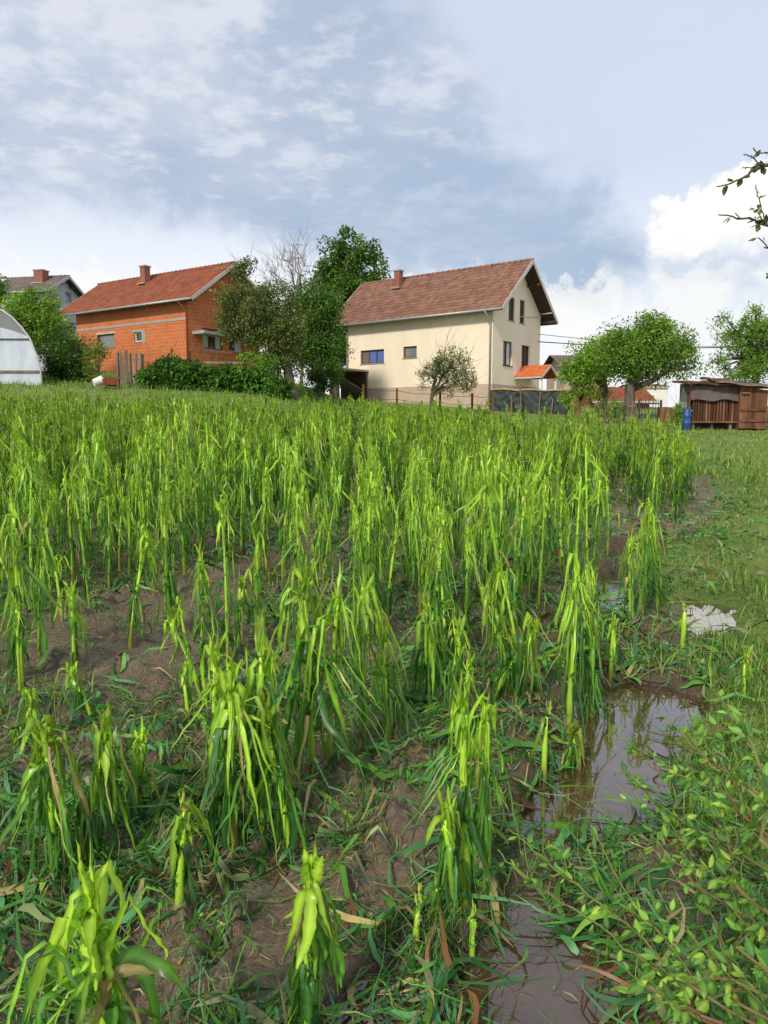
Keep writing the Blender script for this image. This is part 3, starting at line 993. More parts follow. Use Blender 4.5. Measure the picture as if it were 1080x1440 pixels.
dens = np.ones(len(x)) * 0.93
dens[in_poly(ppx, ppy, [(-400, 900), (60, 868), (140, 832), (300, 800), (400, 760), (465, 768), (430, 825), (330, 885), (250, 955), (60, 990), (-400, 1020)])] = 0.10
dens[in_poly(ppx, ppy, [(-400, 1030), (300, 1010), (560, 1060), (720, 1040), (800, 1600), (-400, 1600)])] = 0.05
dens[in_poly(ppx, ppy, [(300, 870), (470, 850), (540, 960), (700, 1000), (740, 1060), (300, 1100)])] = 0.28
dens[in_poly(ppx, ppy, [(720, 860), (830, 860), (860, 960), (740, 1060)])] = 0.3
dens[in_poly(ppx, ppy, [(790, 745), (840, 745), (840, 860), (760, 860)])] = 0.5
dens[in_poly(ppx, ppy, [(830, 700), (900, 690), (930, 740), (830, 800)])] = 0.55
dens[in_poly(ppx, ppy, [(838, 755), (935, 755), (935, 870), (845, 870)])] = 0.15
dens[fbm(x, y, 0.55, 3, 41) > 0.66] *= 0.55
keep &= rng.random(len(x)) < dens
x, y, z, ppx, ppy = x[keep], y[keep], z[keep], ppx[keep], ppy[keep]
z = ground_z(x, y)
# avoid the hand placed ones
hp = np.array([[hit(a, b).x, hit(a, b).y] for a, b, *_ in FORE])
dmin = np.min(np.hypot(x[:, None] - hp[None, :, 0], y[:, None] - hp[None, :, 1]), 1)
ok = (dmin > 0.16) & (y > 2.4)
x, y, z, ppx, ppy = x[ok], y[ok], z[ok], ppx[ok], ppy[ok]
order = np.argsort(y)
x, y, z, ppx, ppy = (a[order] for a in (x, y, z, ppx, ppy))
inview = (ppx > -30) & (ppx < 1100)
ind = np.zeros(len(x), bool)
ind[np.nonzero(inview)[0][:300 - n_ind]] = True
near_fringe = (~ind) & (y < y[np.nonzero(ind)[0][-1]] + 0.01)

REG = [
    (lambda px, Y: px < 180 and Y < 7.4, 'shaggy maize plant in the near left rows beyond the washed mud', 'near left maize plants'),
    (lambda px, Y: px < 180, 'drooping maize plant in the left rows below the greenhouse', 'left maize rows'),
    (lambda px, Y: px < 380 and Y < 7.8, 'torn maize plant fringing the far side of the washed mud', 'maize fringing the washed mud'),
    (lambda px, Y: px < 380, 'torn maize plant in the rows below the orange block house', 'maize below the block house'),
    (lambda px, Y: px < 560 and Y < 6.2, 'maize plant in the thinned rows right of the washed mud', 'maize right of the washed mud'),
    (lambda px, Y: px < 560, 'maize plant in the middle rows behind the silvery wet patch', 'middle maize rows'),
    (lambda px, Y: px < 760 and Y < 6.0, 'maize plant in the dense shredded stand before the large puddle', 'dense maize stand'),
    (lambda px, Y: px < 760, 'maize plant behind the dense shredded stand below the cream house', 'maize behind the dense stand'),
    (lambda px, Y: Y < 7.5, 'bright maize plant at the field edge beside the wet rut', 'maize beside the wet rut'),
    (lambda px, Y: True, 'bright maize plant at the right field edge beside the grass track', 'maize beside the grass track'),
]
pobj = {}
mass = []
kinds_near = [('tall', .72), ('mid', .18), ('low', .07), ('stub', .03)]
for i_ in range(len(x)):
    f = rnd.random() * (1.0 if vnoise(x[i_], y[i_], .5, 15) < .6 else 1.25)
    f = min(f, .999)
    if ppx[i_] > 780 and y[i_] < 13: kd = 'tall' if f < .45 else 'mid' if f < .8 else 'low' if f < .93 else 'stub'
    else: kd = 'tall' if f < .72 else 'mid' if f < .92 else 'low' if f < .98 else 'stub'
    if y[i_] < 4.2: kd = 'mid' if f < .3 else 'low' if f < .75 else 'stub'
    vi = rnd.randrange(len(SPECS[kd]))
    rz = rnd.uniform(0, 6.28)
    sc = rnd.uniform(0.72, 1.1) * (1.0 if y[i_] < 15 else 0.92) * (.85 if y[i_] < 6 and not 500 < ppx[i_] < 790 else 1)
    if 530 < ppx[i_] < 770 and 4.3 < y[i_] < 9: sc *= .92
    elif vnoise(x[i_], y[i_], .8, 5) > .62: sc *= .8
    if y[i_] > 26: sc *= 0.9
    if ind[i_]:
        key = (kd, vi)
        if key not in pobj:
            pobj[key] = maize_object(protos[kd][vi]); o = pobj[key]
        else:
            o = copy_tree(pobj[key])
        o.location = (x[i_], y[i_], z[i_]); o.rotation_euler = (rnd.gauss(0, .06), rnd.gauss(0, .06), rz); o.scale = (sc, sc, sc)
        for test, lab, grp in REG:
            if test(ppx[i_], y[i_]):
                tag(o, lab, 'maize plant', grp); break
    else:
        if y[i_] < 3.5 and not inview[i_]: continue
        mass.append((kd, vi, 0 if y[i_] < 15 else 1, x[i_], y[i_], z[i_], rz, sc))


def mass_arrays(rows):
    st, lv = [], []
    by = {}
    for k_, v_, l_, *r_ in rows: by.setdefault((k_, v_, l_), []).append(r_)
    out = ([], [])
    off = [0, 0]
    res = []
    for (k_, v_, l_), rr in by.items():
        arr = (mid_lod, low_lod)[l_][k_][v_]
        rr = np.array(rr)
        c, s = np.cos(rr[:, 3]), np.sin(rr[:, 3])
        for w in (0, 1):
            v, q, cc = arr[w]
            X = (v[None, :, 0] * c[:, None] - v[None, :, 1] * s[:, None]) * rr[:, 4:5] + rr[:, 0:1]
            Y = (v[None, :, 0] * s[:, None] + v[None, :, 1] * c[:, None]) * rr[:, 4:5] + rr[:, 1:2]
            Z = v[None, :, 2] * rr[:, 4:5] + rr[:, 2:3]
            VV = np.stack([X, Y, Z], -1).reshape(-1, 3)
            qq = q[None] + (np.arange(len(rr)) * len(v))[:, None, None]
            qq = np.where(q[None] < 0, -1, qq).reshape(-1, 4)
            br = rng.uniform(0.75, 1.25, len(rr))[:, None, None]
            CC = (cc[None] * br * .88).reshape(-1, 3)
            res.append((VV, qq, CC))
    return cat_mesh(res)


v, q, c = mass_arrays(mass)
o = np_mesh('maize_crop', v, q, M['maize_leaf'], tint=c)
tag(o, 'dense bright green mass of hail-torn maize filling the field up to the houses', 'maize crop', kind='stuff')
print('maize', n_ind, len(pobj), len(mass), len(v))

# ------------------------------------------------------------------ leaf litter and grass
def scatter_uv(nn, y0, y1, power=1.0):
    """points in the view wedge, denser near the camera"""
    t = rng.random(nn)
    Y = y0 * (y1 / y0) ** t
    X = rng.uniform(-1, 1, nn) * (0.62 * Y + 0.6 + 0.9 * (rng.random(nn) < .5))
    return X, Y


def lying(nn, X, Y, Ls, Ws, pal, pw, lift=0.022, n=5, stick=0.06, clump=None):
    h = rng.uniform(0, 2 * np.pi, nn)
    curv = rng.normal(0, 1.4, nn)
    t = np.linspace(0, 1, n)
    A = h[:, None] + curv[:, None] * t[None]
    st = Ls[:, None] / (n - 1)
    PX = X[:, None] + np.concatenate([np.zeros((nn, 1)), np.cumsum(np.cos(A[:, :-1]) * st, 1)], 1)
    PY = Y[:, None] + np.concatenate([np.zeros((nn, 1)), np.cumsum(np.sin(A[:, :-1]) * st, 1)], 1)
    gz_ = ground_z(PX.ravel(), PY.ravel()).reshape(PX.shape)
    arch = np.abs(rng.normal(0, lift, nn))[:, None] * np.sin(np.pi * t * rng.uniform(.6, 1.1, nn)[:, None])
    up = (rng.random(nn) < stick)[:, None] * t[None] * rng.uniform(0.05, 0.16, nn)[:, None]
    for pts_, lvl_ in ponds.values():
        gz_ = np.where(pond_d(pts_, PX.ravel(), PY.ravel()).reshape(PX.shape) < 0.03, np.maximum(gz_, lvl_ - .006), gz_)
    PZ = gz_ + 0.008 + rng.uniform(0, 0.028, nn)[:, None] + arch + up
    P = np.stack([PX, PY, PZ], -1)
    roll = rng.normal(0, 0.6, nn)[:, None] + rng.normal(0, 0.8, nn)[:, None] * t[None]
    S = np.stack([-np.sin(A) * np.cos(roll), np.cos(A) * np.cos(roll), np.sin(roll)], -1)
    prof = np.minimum(1, 0.5 + t * 4) * (1 - t ** 3 * 0.9)
    idx = rng.choice(len(pal), nn, p=pw)
    C = np.array(pal)[idx] * rng.uniform(0.6, 1.35, (nn, 1))
    return ribbons(P, Ws[:, None] * prof[None], S, np.repeat(C[:, None], n, 1))


pal = [DARK * 1.3, BLUE * 1.6, MID * 1.1, LIME * 0.8, STRAW * 0.8, BROWN * 0.9, np.array([.19, .20, .095]), np.array([.24, .30, .11])]
pw = [.24, .20, .24, .08, .05, .05, .09, .05]


def bare(X, Y):
    """washed bare mud keeps little litter"""
    gx, gy = project(X, Y, base_z(X, Y))
    b = np.zeros(len(X), bool)
    for poly in (
        [(-60, 900), (110, 850), (300, 800), (440, 765), (450, 800), (330, 860), (250, 950), (60, 990), (-60, 990)],
        [(520, 1190), (590, 1110), (625, 1120), (610, 1220), (560, 1290), (500, 1330), (480, 1260)],
        [(350, 1290), (380, 1240), (440, 1250), (520, 1350), (500, 1440), (380, 1440), (290, 1400)],
        [(180, 1330), (250, 1310), (300, 1380), (230, 1440)],
        [(0, 1320), (60, 1310), (60, 1360), (0, 1370)],
        [(880, 1210), (930, 1180), (990, 1230), (960, 1300), (900, 1280)],
        [(180, 950), (260, 930), (240, 985), (170, 985)],
        [(330, 1240), (420, 1215), (470, 1260), (420, 1310), (340, 1300)],
        [(100, 1360), (200, 1345), (210, 1440), (110, 1440)],
    ):
        b |= in_poly(gx, gy, poly)
    return b


def pond_any(X, Y):
    d = np.full(len(X), 9.0)
    for pts_, lvl in ponds.values():
        d = np.minimum(d, pond_d(pts_, X, Y))
    return d


NL = 98000
X, Y = scatter_uv(NL, 1.1, 20)
ok = (X < edge_x(Y) + 2.2) & ((pond_any(X, Y) > 0.0) | (rng.random(NL) < .10 * (pond_any(X, Y) > -.12)))
ok &= ~(bare(X, Y) & (rng.random(NL) < np.where(Y > 4, .84, .97)))
ok &= (fbm(X, Y, 1.7, 3, 61) < 0.54) | (rng.random(NL) < 0.40 + .3 * (Y > 6))
ok &= (fbm(X, Y, 5.0, 3, 62) < 0.56) | (rng.random(NL) < 0.5)
ok &= rng.random(NL) < np.clip(1.4 - .9 * (X - edge_x(Y)), 0.08, 1)
X, Y = X[ok], Y[ok]; nn = len(X)
sz = np.where(rng.random(nn) < 0.25, 1.0, 0.55)
Ls = rng.uniform(0.05, 0.40, nn) * sz; Ws = np.where(rng.random(nn) < .13, rng.uniform(.016, .04, nn), 0.002 + 0.017 * rng.random(nn) ** 2) * (0.6 + 0.5 * sz) * np.clip(0.7 + Y / 12, .8, 1.8)
big = lying(nn, X, Y, Ls, Ws, pal, pw)
NS = 75000                                              # crumbs: chaff and short shreds
X, Y = scatter_uv(NS, 1.1, 9)
ok = (X < edge_x(Y) + 1.5) & ((pond_any(X, Y) > 0.0) | (rng.random(NS) < .04)) & (~bare(X, Y) | (rng.random(NS) < .35))
X, Y = X[ok], Y[ok]; nn = len(X)
small = lying(nn, X, Y, rng.uniform(.008, .06, nn), rng.uniform(.0015, .006, nn) * np.clip(.8 + Y / 8, 1, 2), pal, [.16, .12, .16, .08, .12, .16, .12, .08], n=3, lift=.004, stick=.02)
v, q, c = cat_mesh([big, small])
o = np_mesh('leaf_litter', v, q, M['litter'], tint=c)
tag(o, 'shredded maize leaves and stalk scraps trampled into the wet mud', 'leaf litter', kind='stuff')

# grass and weeds on the right and beyond the field
def grass(nn, X, Y, Hh, Wd, pal, pw, n=4, bendy=0.6):
    h = rng.uniform(0, 2 * np.pi, nn)
    t = np.linspace(0, 1, n)
    b = rng.uniform(0.15, 1.0, nn) * bendy
    out = Hh[:, None] * b[:, None] * t[None] ** 2
    PX = X[:, None] + np.cos(h)[:, None] * out; PY = Y[:, None] + np.sin(h)[:, None] * out
    gz_ = ground_z(X, Y)
    PZ = gz_[:, None] - 0.01 + Hh[:, None] * (t[None] - 0.35 * b[:, None] * t[None] ** 3)
    P = np.stack([PX, PY, PZ], -1)
    a = h + np.pi / 2 + rng.normal(0, .4, nn)
    S = np.repeat(np.stack([np.cos(a), np.sin(a), np.zeros(nn)], -1)[:, None], n, 1)
    prof = 1 - t ** 2 * 0.9
    idx = rng.choice(len(pal), nn, p=pw)
    C = np.array(pal)[idx] * rng.uniform(0.65, 1.35, (nn, 1))
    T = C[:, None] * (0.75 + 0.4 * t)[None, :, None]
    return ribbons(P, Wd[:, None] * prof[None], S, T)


gp = [np.array([.23, .37, .06]), np.array([.15, .26, .045]), np.array([.34, .46, .08]), np.array([.36, .33, .15]), np.array([.07, .14, .03])]
gw = [.36, .27, .17, .07, .13]
parts = []
NG = 140000
X, Y = scatter_uv(NG, 1.3, 34)
e = X - edge_x(Y)
dn = sstep(e, -0.1, 0.7) * np.clip(0.45 + 1.3 * (fbm(X, Y, 1.6, 3, 21) - 0.28), 0.05, 1)
gxx, gyy = project(X, Y, base_z(X, Y))
trk = np.exp(-((X - np.interp(Y, [tr2.y, tr.y, 30], [tr2.x - .3, tr.x, tr.x + 1.5])) / 0.4) ** 2) * sstep(Y, 6, 9) * (1 - sstep(Y, 21, 25))
dn = dn * (1 - .35 * trk * sstep(fbm(X, Y, 1.2, 3, 99), .42, .58))
ok = (rng.random(NG) < dn) & (pond_any(X, Y) > 0.03) & (e > -0.05)
X, Y = X[ok], Y[ok]; nn = len(X)
tuft = fbm(X, Y, 2.2, 3, 55)
Hh = rng.uniform(0.03, 0.10, nn) * np.clip(Y / 4, .55, 1) * (0.5 + 1.6 * sstep(tuft, .45, .72)) * np.clip(1.15 - Y / 50, .55, 1.1)
Wd = rng.uniform(0.003, 0.008, nn) * np.clip(0.7 + Y / 6, 1, 5)
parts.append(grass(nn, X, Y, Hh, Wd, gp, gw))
# longer tufts near the channel and under the shrub
NG = 9000
X, Y = scatter_uv(NG, 1.2, 9)
e = X - edge_x(Y)
ok = (e > 0.15) & (Y > 3.0) & (fbm(X, Y, 2.8, 3, 83) > 0.54) & (pond_any(X, Y) > 0.0) & (fbm(X, Y, 9, 2, 13) > 0.5)
X, Y = X[ok], Y[ok]; nn = len(X)
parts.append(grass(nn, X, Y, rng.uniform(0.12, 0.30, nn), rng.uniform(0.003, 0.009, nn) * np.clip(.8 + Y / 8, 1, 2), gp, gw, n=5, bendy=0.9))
# low shoots growing between the maize
NG = 7000
X, Y = scatter_uv(NG, 1.2, 12)
ok = (X < edge_x(Y) + .5) & (fbm(X, Y, 1.9, 3, 93) > 0.52) & (pond_any(X, Y) > 0.02) & ~(bare(X, Y) & (rng.random(NG) < .9))
X, Y = X[ok], Y[ok]; nn = len(X)
parts.append(grass(nn, X, Y, rng.uniform(0.04, 0.2, nn), rng.uniform(0.003, 0.009, nn), [MID, DARK, LIME, STRAW * .8, BLUE], [.35, .35, .15, .02, .13], n=4, bendy=1.0))
# bank beyond the field
NG = 42000
X = rng.uniform(-26, 24, NG); Y = field_end(X) + rng.random(NG) ** 1.3 * 16
ok = (np.abs(X) < Y * .62) & (Y > field_end(X) - .2)
X, Y = X[ok], Y[ok]; nn = len(X)
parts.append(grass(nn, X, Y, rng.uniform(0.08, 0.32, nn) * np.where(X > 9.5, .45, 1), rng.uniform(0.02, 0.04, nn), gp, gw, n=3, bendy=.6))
v, q, c = cat_mesh(parts)
o = np_mesh('grass', v, q, M['grass'], tint=c)
tag(o, 'patchy wet grass and weeds along the right of the field and up to the yards', 'grass', kind='stuff')

# ------------------------------------------------------------------ trees and shrubs
def kites(C, D, Nn, L, Wd, T):
    """one folded leaf each: centre base C, direction D, normal Nn"""
    side = np.cross(D, Nn)
    tip = C + D * L[:, None]
    mid = C + D * (L * 0.45)[:, None]
    a = mid + side * (Wd / 2)[:, None] + Nn * (Wd * 0.2)[:, None]
    b = mid - side * (Wd / 2)[:, None] + Nn * (Wd * 0.2)[:, None]
    V = np.stack([C, a, tip, b], 1).reshape(-1, 3)
    k = np.arange(len(C))[:, None] * 4
    Q = np.concatenate([np.concatenate([k, k + 1, k + 2, -np.ones_like(k)], 1), np.concatenate([k, k + 2, k + 3, -np.ones_like(k)], 1)])
    return V, Q, np.repeat(T, 4, 0)


def rand_dirs(r, n):
    v = r.normal(0, 1, (n, 3)); return v / np.linalg.norm(v, axis=1, keepdims=True)


def leaf_cloud(r, centers, per, rad, size, pal, pw, droop=0.0, flat=1.0, clump_var=0.35):
    k = len(centers)
    cc = np.repeat(np.arange(k), per)
    n_ = len(cc)
    d = rand_dirs(r, n_) * (r.random(n_) ** (1 / 2.4))[:, None]
    rr = np.repeat(np.asarray(rad), per)[:, None]
    P = centers[cc] + d * rr * np.array([1, 1, flat])
    D = rand_dirs(r, n_) + d * 0.7; D[:, 2] -= droop
    D /= np.linalg.norm(D, axis=1, keepdims=True)
    Nn = rand_dirs(r, n_) + np.array([0, 0, 0.9]); Nn = np.cross(np.cross(D, Nn), D); Nn /= np.linalg.norm(Nn, axis=1, keepdims=True) + 1e-9
    L = size * r.uniform(0.6, 1.3, n_)
    idx = r.choice(len(pal), n_, p=pw)
    cv = r.uniform(1 - clump_var, 1 + clump_var, k)[cc]
    T = np.array(pal)[idx] * (cv * r.uniform(0.75, 1.25, n_))[:, None]
    return kites(P, D, Nn, L, L * r.uniform(0.45, 0.7, n_), T)


def limb(r, mb, p, q, r0, r1, n=5, segs=5, sag=0.12):
    p = np.array(p, float); q = np.array(q, float)
    L = np.linalg.norm(q - p)
    t = np.linspace(0, 1, segs)
    mid = np.array([0, 0, 1.0]) * L * sag
    P = p[None] + (q - p)[None] * t[:, None] + mid[None] * (np.sin(np.pi * t))[:, None] + np.vstack([[0, 0, 0], r.normal(0, 0.035 * L, (segs - 2, 3)), [0, 0, 0]])
    rad = r0 + (r1 - r0) * t
    mb.append(tube_np(P, rad, n, np.ones((segs, 3))))
    return P


def tree(name, base, trunk_h, trunk_r, lobes, clumps, per, crad, size, pal, pw, label, cat, seed=1, droop=0.0, mains=7,
         twigs=0, group=None, flat=0.85, shell=2.2, lean=(0, 0), mat_bark='bark', fork=0.55, clump_var=.35, twig_len=.8):
    """lobes: (x, y, z, rx, ry, rz) relative to base"""
    r = np.random.default_rng(seed)
    root = empty(name, base, 0, label, cat, group)
    w = np.array([l[3] * l[4] * l[5] for l in lobes]); w = w / w.sum()
    li = r.choice(len(lobes), clumps, p=w)
    Lb = np.array(lobes)
    C = Lb[li, :3] + rand_dirs(r, clumps) * (r.random(clumps) ** (1 / shell))[:, None] * Lb[li, 3:]
    C[:, 2] = np.maximum(C[:, 2], trunk_h * 0.45)
    mb = []
    top = np.array([lean[0], lean[1], trunk_h])
    t = np.linspace(0, 1, 7)
    P = np.stack([lean[0] * t ** 1.4, lean[1] * t ** 1.4, -0.25 + (trunk_h + .25) * t], -1) + np.vstack([[0, 0, 0], r.normal(0, .012 * trunk_h, (5, 3)), [0, 0, 0]])
    mb.append(tube_np(P, trunk_r * (1.35 - 0.55 * t ** .5), 10, np.ones((7, 3))))
    far = C[np.argsort(-np.linalg.norm(C - top, axis=1))]
    mains_pts = []
    ch = far[np.linspace(0, max(0, len(far) * 0.5), mains).astype(int)]
    for m_ in ch:
        s0 = P[-1] if r.random() < fork else P[-2] + (P[-1] - P[-2]) * r.random()
        Q = limb(r, mb, s0, m_, trunk_r * 0.62, trunk_r * 0.12, 6, 7, 0.06)
        mains_pts.append(Q[1:])
    mp = np.concatenate(mains_pts)
    for c_ in C:
        j = np.argmin(np.linalg.norm(mp - c_, axis=1) + 0.3 * np.maximum(0, mp[:, 2] - c_[2]))
        if np.linalg.norm(mp[j] - c_) > 0.05:
            limb(r, mb, mp[j], c_, trunk_r * 0.16, trunk_r * 0.04, 4, 4, 0.05)
    for _ in range(twigs):
        c_ = C[r.integers(len(C))]
        dd = rand_dirs(r, 1)[0] + (c_ - top) / (np.linalg.norm(c_ - top) + .1) * 0.9; dd[2] += 0.4
        limb(r, mb, c_, c_ + dd * r.uniform(.3, 1.0) * twig_len, trunk_r * 0.045 + .004, .004, 3, 4, 0.05)
    v, q, c = cat_mesh(mb)
    np_mesh('trunk', v, q, M[mat_bark], root, smooth=True)
    if per:
        cr = np.full(clumps, crad) * r.uniform(0.6, 1.35, clumps)
        v, q, c = leaf_cloud(r, C, per, cr, size, pal, pw, droop, flat, clump_var)
        np_mesh('crown', v, q, M['tree_leaf'], root, tint=c)
    return root


def px_tree(name, px, py_base, Y, box, label, cat, **kw):
    """box = crown (x0, x1, y0, y1) in photograph pixels at depth Y -> lobes in metres"""
    b = at(px, py_base, Y)
    b.z = gz(b.x, b.y)
    s = Y / F
    lobes = []
    for x0, x1, y0, y1 in box:
        c = at((x0 + x1) / 2, (y0 + y1) / 2, Y)
        rx = (x1 - x0) / 2 * s; rz_ = (y1 - y0) / 2 * s
        lobes.append((c.x - b.x, 0, c.z - b.z, rx, rx * 0.85, rz_))
    return tree(name, b, lobes=lobes, label=label, cat=cat, **kw)


G1 = [np.array([.085, .19, .03]), np.array([.055, .125, .025]), np.array([.15, .28, .04]), np.array([.24, .37, .06])]
GW = [.4, .3, .2, .1]
G2 = [np.array([.19, .34, .05]), np.array([.27, .43, .06]), np.array([.10, .20, .035]), np.array([.34, .42, .09])]
G3 = [np.array([.19, .36, .04]), np.array([.27, .45, .05]), np.array([.10, .20, .035]), np.array([.38, .48, .09])]
OL = [np.array([.13, .18, .045]), np.array([.20, .24, .07]), np.array([.08, .12, .03]), np.array([.33, .35, .13])]

px_tree('walnut_tree', 470, 545, 56, [(440, 500, 345, 420), (480, 540, 340, 430), (455, 515, 328, 372), (440, 545, 380, 460), (430, 520, 440, 520), (515, 548, 380, 432), (435, 500, 370, 440)],
        'tall dense dark green tree standing behind the left end of the cream house', 'tree', trunk_h=5.0, trunk_r=.34, clumps=240, per=110, crad=.62, size=.24,
        pal=G1, pw=GW, seed=21, mains=9, twigs=10)
px_tree('bare_tree', 424, 545, 50, [(370, 450, 350, 422), (395, 442, 340, 385), (360, 400, 372, 430)],
        'leafless grey tree with fine upright twigs beside the tall dense tree', 'tree', trunk_h=5.0, trunk_r=.11, clumps=110, per=0, crad=.5, size=.2,
        pal=G1, pw=GW, seed=5, mains=9, twigs=420, mat_bark='twig', twig_len=1.0, fork=.8)
px_tree('plum_tree', 412, 555, 37, [(303, 362, 392, 478), (335, 430, 400, 500), (325, 352, 352, 400), (360, 425, 450, 530), (305, 345, 400, 440)],
        'olive leaved fruit tree hiding the gable end of the orange block house', 'tree', trunk_h=2.6, trunk_r=.25, clumps=230, per=100, crad=.48, size=.13,
        pal=OL, pw=[.35, .3, .22, .13], seed=8, mains=9, twigs=120, lean=(-.5, 0), twig_len=.7, droop=.4)
px_tree('plum_tree', 452, 552, 43, [(396, 478, 402, 490), (420, 485, 440, 535), (395, 440, 460, 530), (430, 486, 410, 470)],
        'dark fruit tree filling the gap between the two houses', 'tree', trunk_h=2.2, trunk_r=.2, clumps=190, per=110, crad=.6, size=.15,
        pal=G1, pw=[.45, .35, .15, .05], seed=9, mains=7, twigs=40, droop=.3)
px_tree('apple_tree', 607, 574, 38.5, [(585, 640, 500, 560), (610, 672, 505, 560), (600, 660, 488, 530)],
        'small sparse apple tree in front of the cream wall', 'tree', trunk_h=1.0, trunk_r=.11, clumps=95, per=52, crad=.32, size=.10,
        pal=OL, pw=[.4, .2, .35, .05], seed=14, mains=8, twigs=190, twig_len=.75, fork=.4)
px_tree('fruit_tree', 884, 590, 35, [(835, 925, 470, 535), (870, 965, 455, 535), (885, 950, 440, 490), (845, 900, 460, 505), (925, 982, 480, 530), (832, 880, 495, 535)],
        'broad round fruit tree with a thick dark trunk left of the plank shed', 'tree', trunk_h=1.7, trunk_r=.27, clumps=240, per=95, crad=.55, size=.13,
        pal=G2, pw=[.4, .2, .3, .1], seed=31, mains=10, twigs=150, fork=.5, twig_len=.4)
px_tree('fruit_tree', 850, 588, 37.5, [(790, 845, 485, 545), (785, 835, 510, 570), (815, 865, 470, 530), (830, 860, 520, 570)],
        'yellow-green small tree between the shade net and the thick trunked tree', 'tree', trunk_h=1.6, trunk_r=.14, clumps=100, per=110, crad=.42, size=.12,
        pal=G3, pw=[.4, .3, .15, .15], seed=32, mains=7, twigs=40)
px_tree('ash_tree', 1060, 590, 46, [(995, 1075, 440, 520), (1030, 1120, 425, 510), (1000, 1110, 490, 545), (1050, 1140, 450, 540)],
        'tall light green tree behind the plank shed at the right edge', 'tree', trunk_h=3, trunk_r=.25, clumps=190, per=85, crad=.5, size=.15,
        pal=G2, pw=[.45, .2, .3, .05], seed=33, mains=10, twigs=60)
px_tree('willow_bush', 45, 545, 44, [(8, 84, 407, 470), (25, 98, 425, 500), (0, 60, 425, 500), (60, 108, 445, 510), (30, 78, 404, 440)],
        'light green bushy tree between the greenhouse and the grey house', 'tree', trunk_h=2.2, trunk_r=.16, clumps=190, per=100, crad=.5, size=.14,
        pal=G3, pw=[.45, .25, .2, .1], seed=41, mains=7, twigs=60)
px_tree('pear_tree', 96, 545, 38.5, [(60, 130, 470, 530), (75, 135, 490, 545), (60, 110, 500, 548)],
        'dark rounded fruit bush with small pale fruit beside the greenhouse', 'tree', trunk_h=1.1, trunk_r=.13, clumps=110, per=110, crad=.42, size=.12,
        pal=[G1[0] * .8, G1[1] * .8, G1[2] * .8, np.array([.40, .42, .18])], pw=[.45, .36, .15, .04], seed=42, mains=7, twigs=60)
px_tree('oak_tree', -32, 545, 52, [(-75, 8, 372, 440), (-50, 14, 385, 420)],
        'dark tree reaching in from the left edge above the greenhouse', 'tree', trunk_h=5, trunk_r=.3, clumps=70, per=90, crad=.6, size=.2,
        pal=G1, pw=[.3, .5, .2, 0.0], seed=43, mains=7, twigs=60)


def bush(name, px, py, Y, box, label, cat, **kw):
    return px_tree(name, px, py, Y, box, label, cat, **kw)


bush('vine_shrub', 225, 550, 36.4, [(206, 248, 506, 540), (210, 270, 520, 552)], 'dark climbing shrub swallowing the right end of the picket fence', 'shrub', trunk_h=.5, trunk_r=.05,
     clumps=60, per=120, crad=.32, size=.11, pal=G1, pw=[.5, .3, .18, .02], seed=51, mains=5, twigs=20)
bush('flowering_bush', 140, 548, 37.6, [(122, 152, 478, 520), (118, 142, 495, 540)], 'yellow leaved bush against the left end of the orange block wall', 'shrub', trunk_h=.8, trunk_r=.05,
     clumps=30, per=45, crad=.3, size=.11, pal=[np.array([.34, .35, .05]), G2[0], G1[1]], pw=[.4, .35, .25], seed=52, mains=5, twigs=40)
bush('climbing_vine', 345, 545, 36.6, [(330, 390, 496, 512), (360, 402, 500, 530)], 'light green vine spread over the rail behind the hedge', 'vine', trunk_h=.9, trunk_r=.04,
     clumps=45, per=70, crad=.26, size=.10, pal=G3, pw=[.5, .3, .15, .05], seed=53, mains=5, twigs=20)
bush('elder_bush', 470, 552, 41, [(440, 480, 505, 548), (425, 460, 515, 550)], 'dark undergrowth bush left of the concrete post shelter', 'shrub', trunk_h=.5, trunk_r=.05,
     clumps=40, per=90, crad=.35, size=.12, pal=G1, pw=[.45, .4, .1, .05], seed=54, mains=5, twigs=20)
bush('garden_shrub', 855, 590, 33.8, [(835, 880, 562, 588)], 'low green shrub in front of the picket fence', 'shrub', trunk_h=.2, trunk_r=.03,
     clumps=20, per=70, crad=.22, size=.08, pal=G2, pw=[.45, .3, .2, .05], seed=55, mains=4, twigs=20)
bush('garden_shrub', 952, 595, 29.5, [(945, 968, 568, 600)], 'tall weed clump leaning on the blue barrel', 'shrub', trunk_h=.2, trunk_r=.02,
     clumps=24, per=60, crad=.16, size=.07, pal=G3, pw=[.45, .3, .2, .05], seed=56, mains=4, twigs=24)

# the long clipped hedge of rank grass and vine
root = empty('hedge', at(300, 545, 36), 0, 'long bright green overgrown hedge below the orange block house', 'hedge')
r = np.random.default_rng(60)
a = at(200, 545, 36.5); b = at(402, 545, 35.5)
C = []
for _ in range(330):
    t = r.random()
    q_ = a.lerp(b, t)
    zt = 1.12 + 0.14 * math.sin(t * 9) + 0.15 * math.sin(t * 31 + 1)
    zt *= (.55 + .45 * min(1, t * 6, (1 - t) * 4)) * r.uniform(.8, 1.12)
    C.append((q_.x - root.location.x, q_.y + r.uniform(-.45, .45) - root.location.y, gz(q_.x, q_.y) + r.random() ** .7 * zt - root.location.z))
C = np.array(C)
v, q, c = leaf_cloud(r, C, 90, r.uniform(.15, .42, len(C)), .19, [np.array([.075, .18, .025]), np.array([.13, .29, .035]), np.array([.04, .10, .02])], [.40, .35, .25], droop=1.1, clump_var=.45)
np_mesh('foliage', v, q, M['tree_leaf'], root, tint=c)
mb = MB()
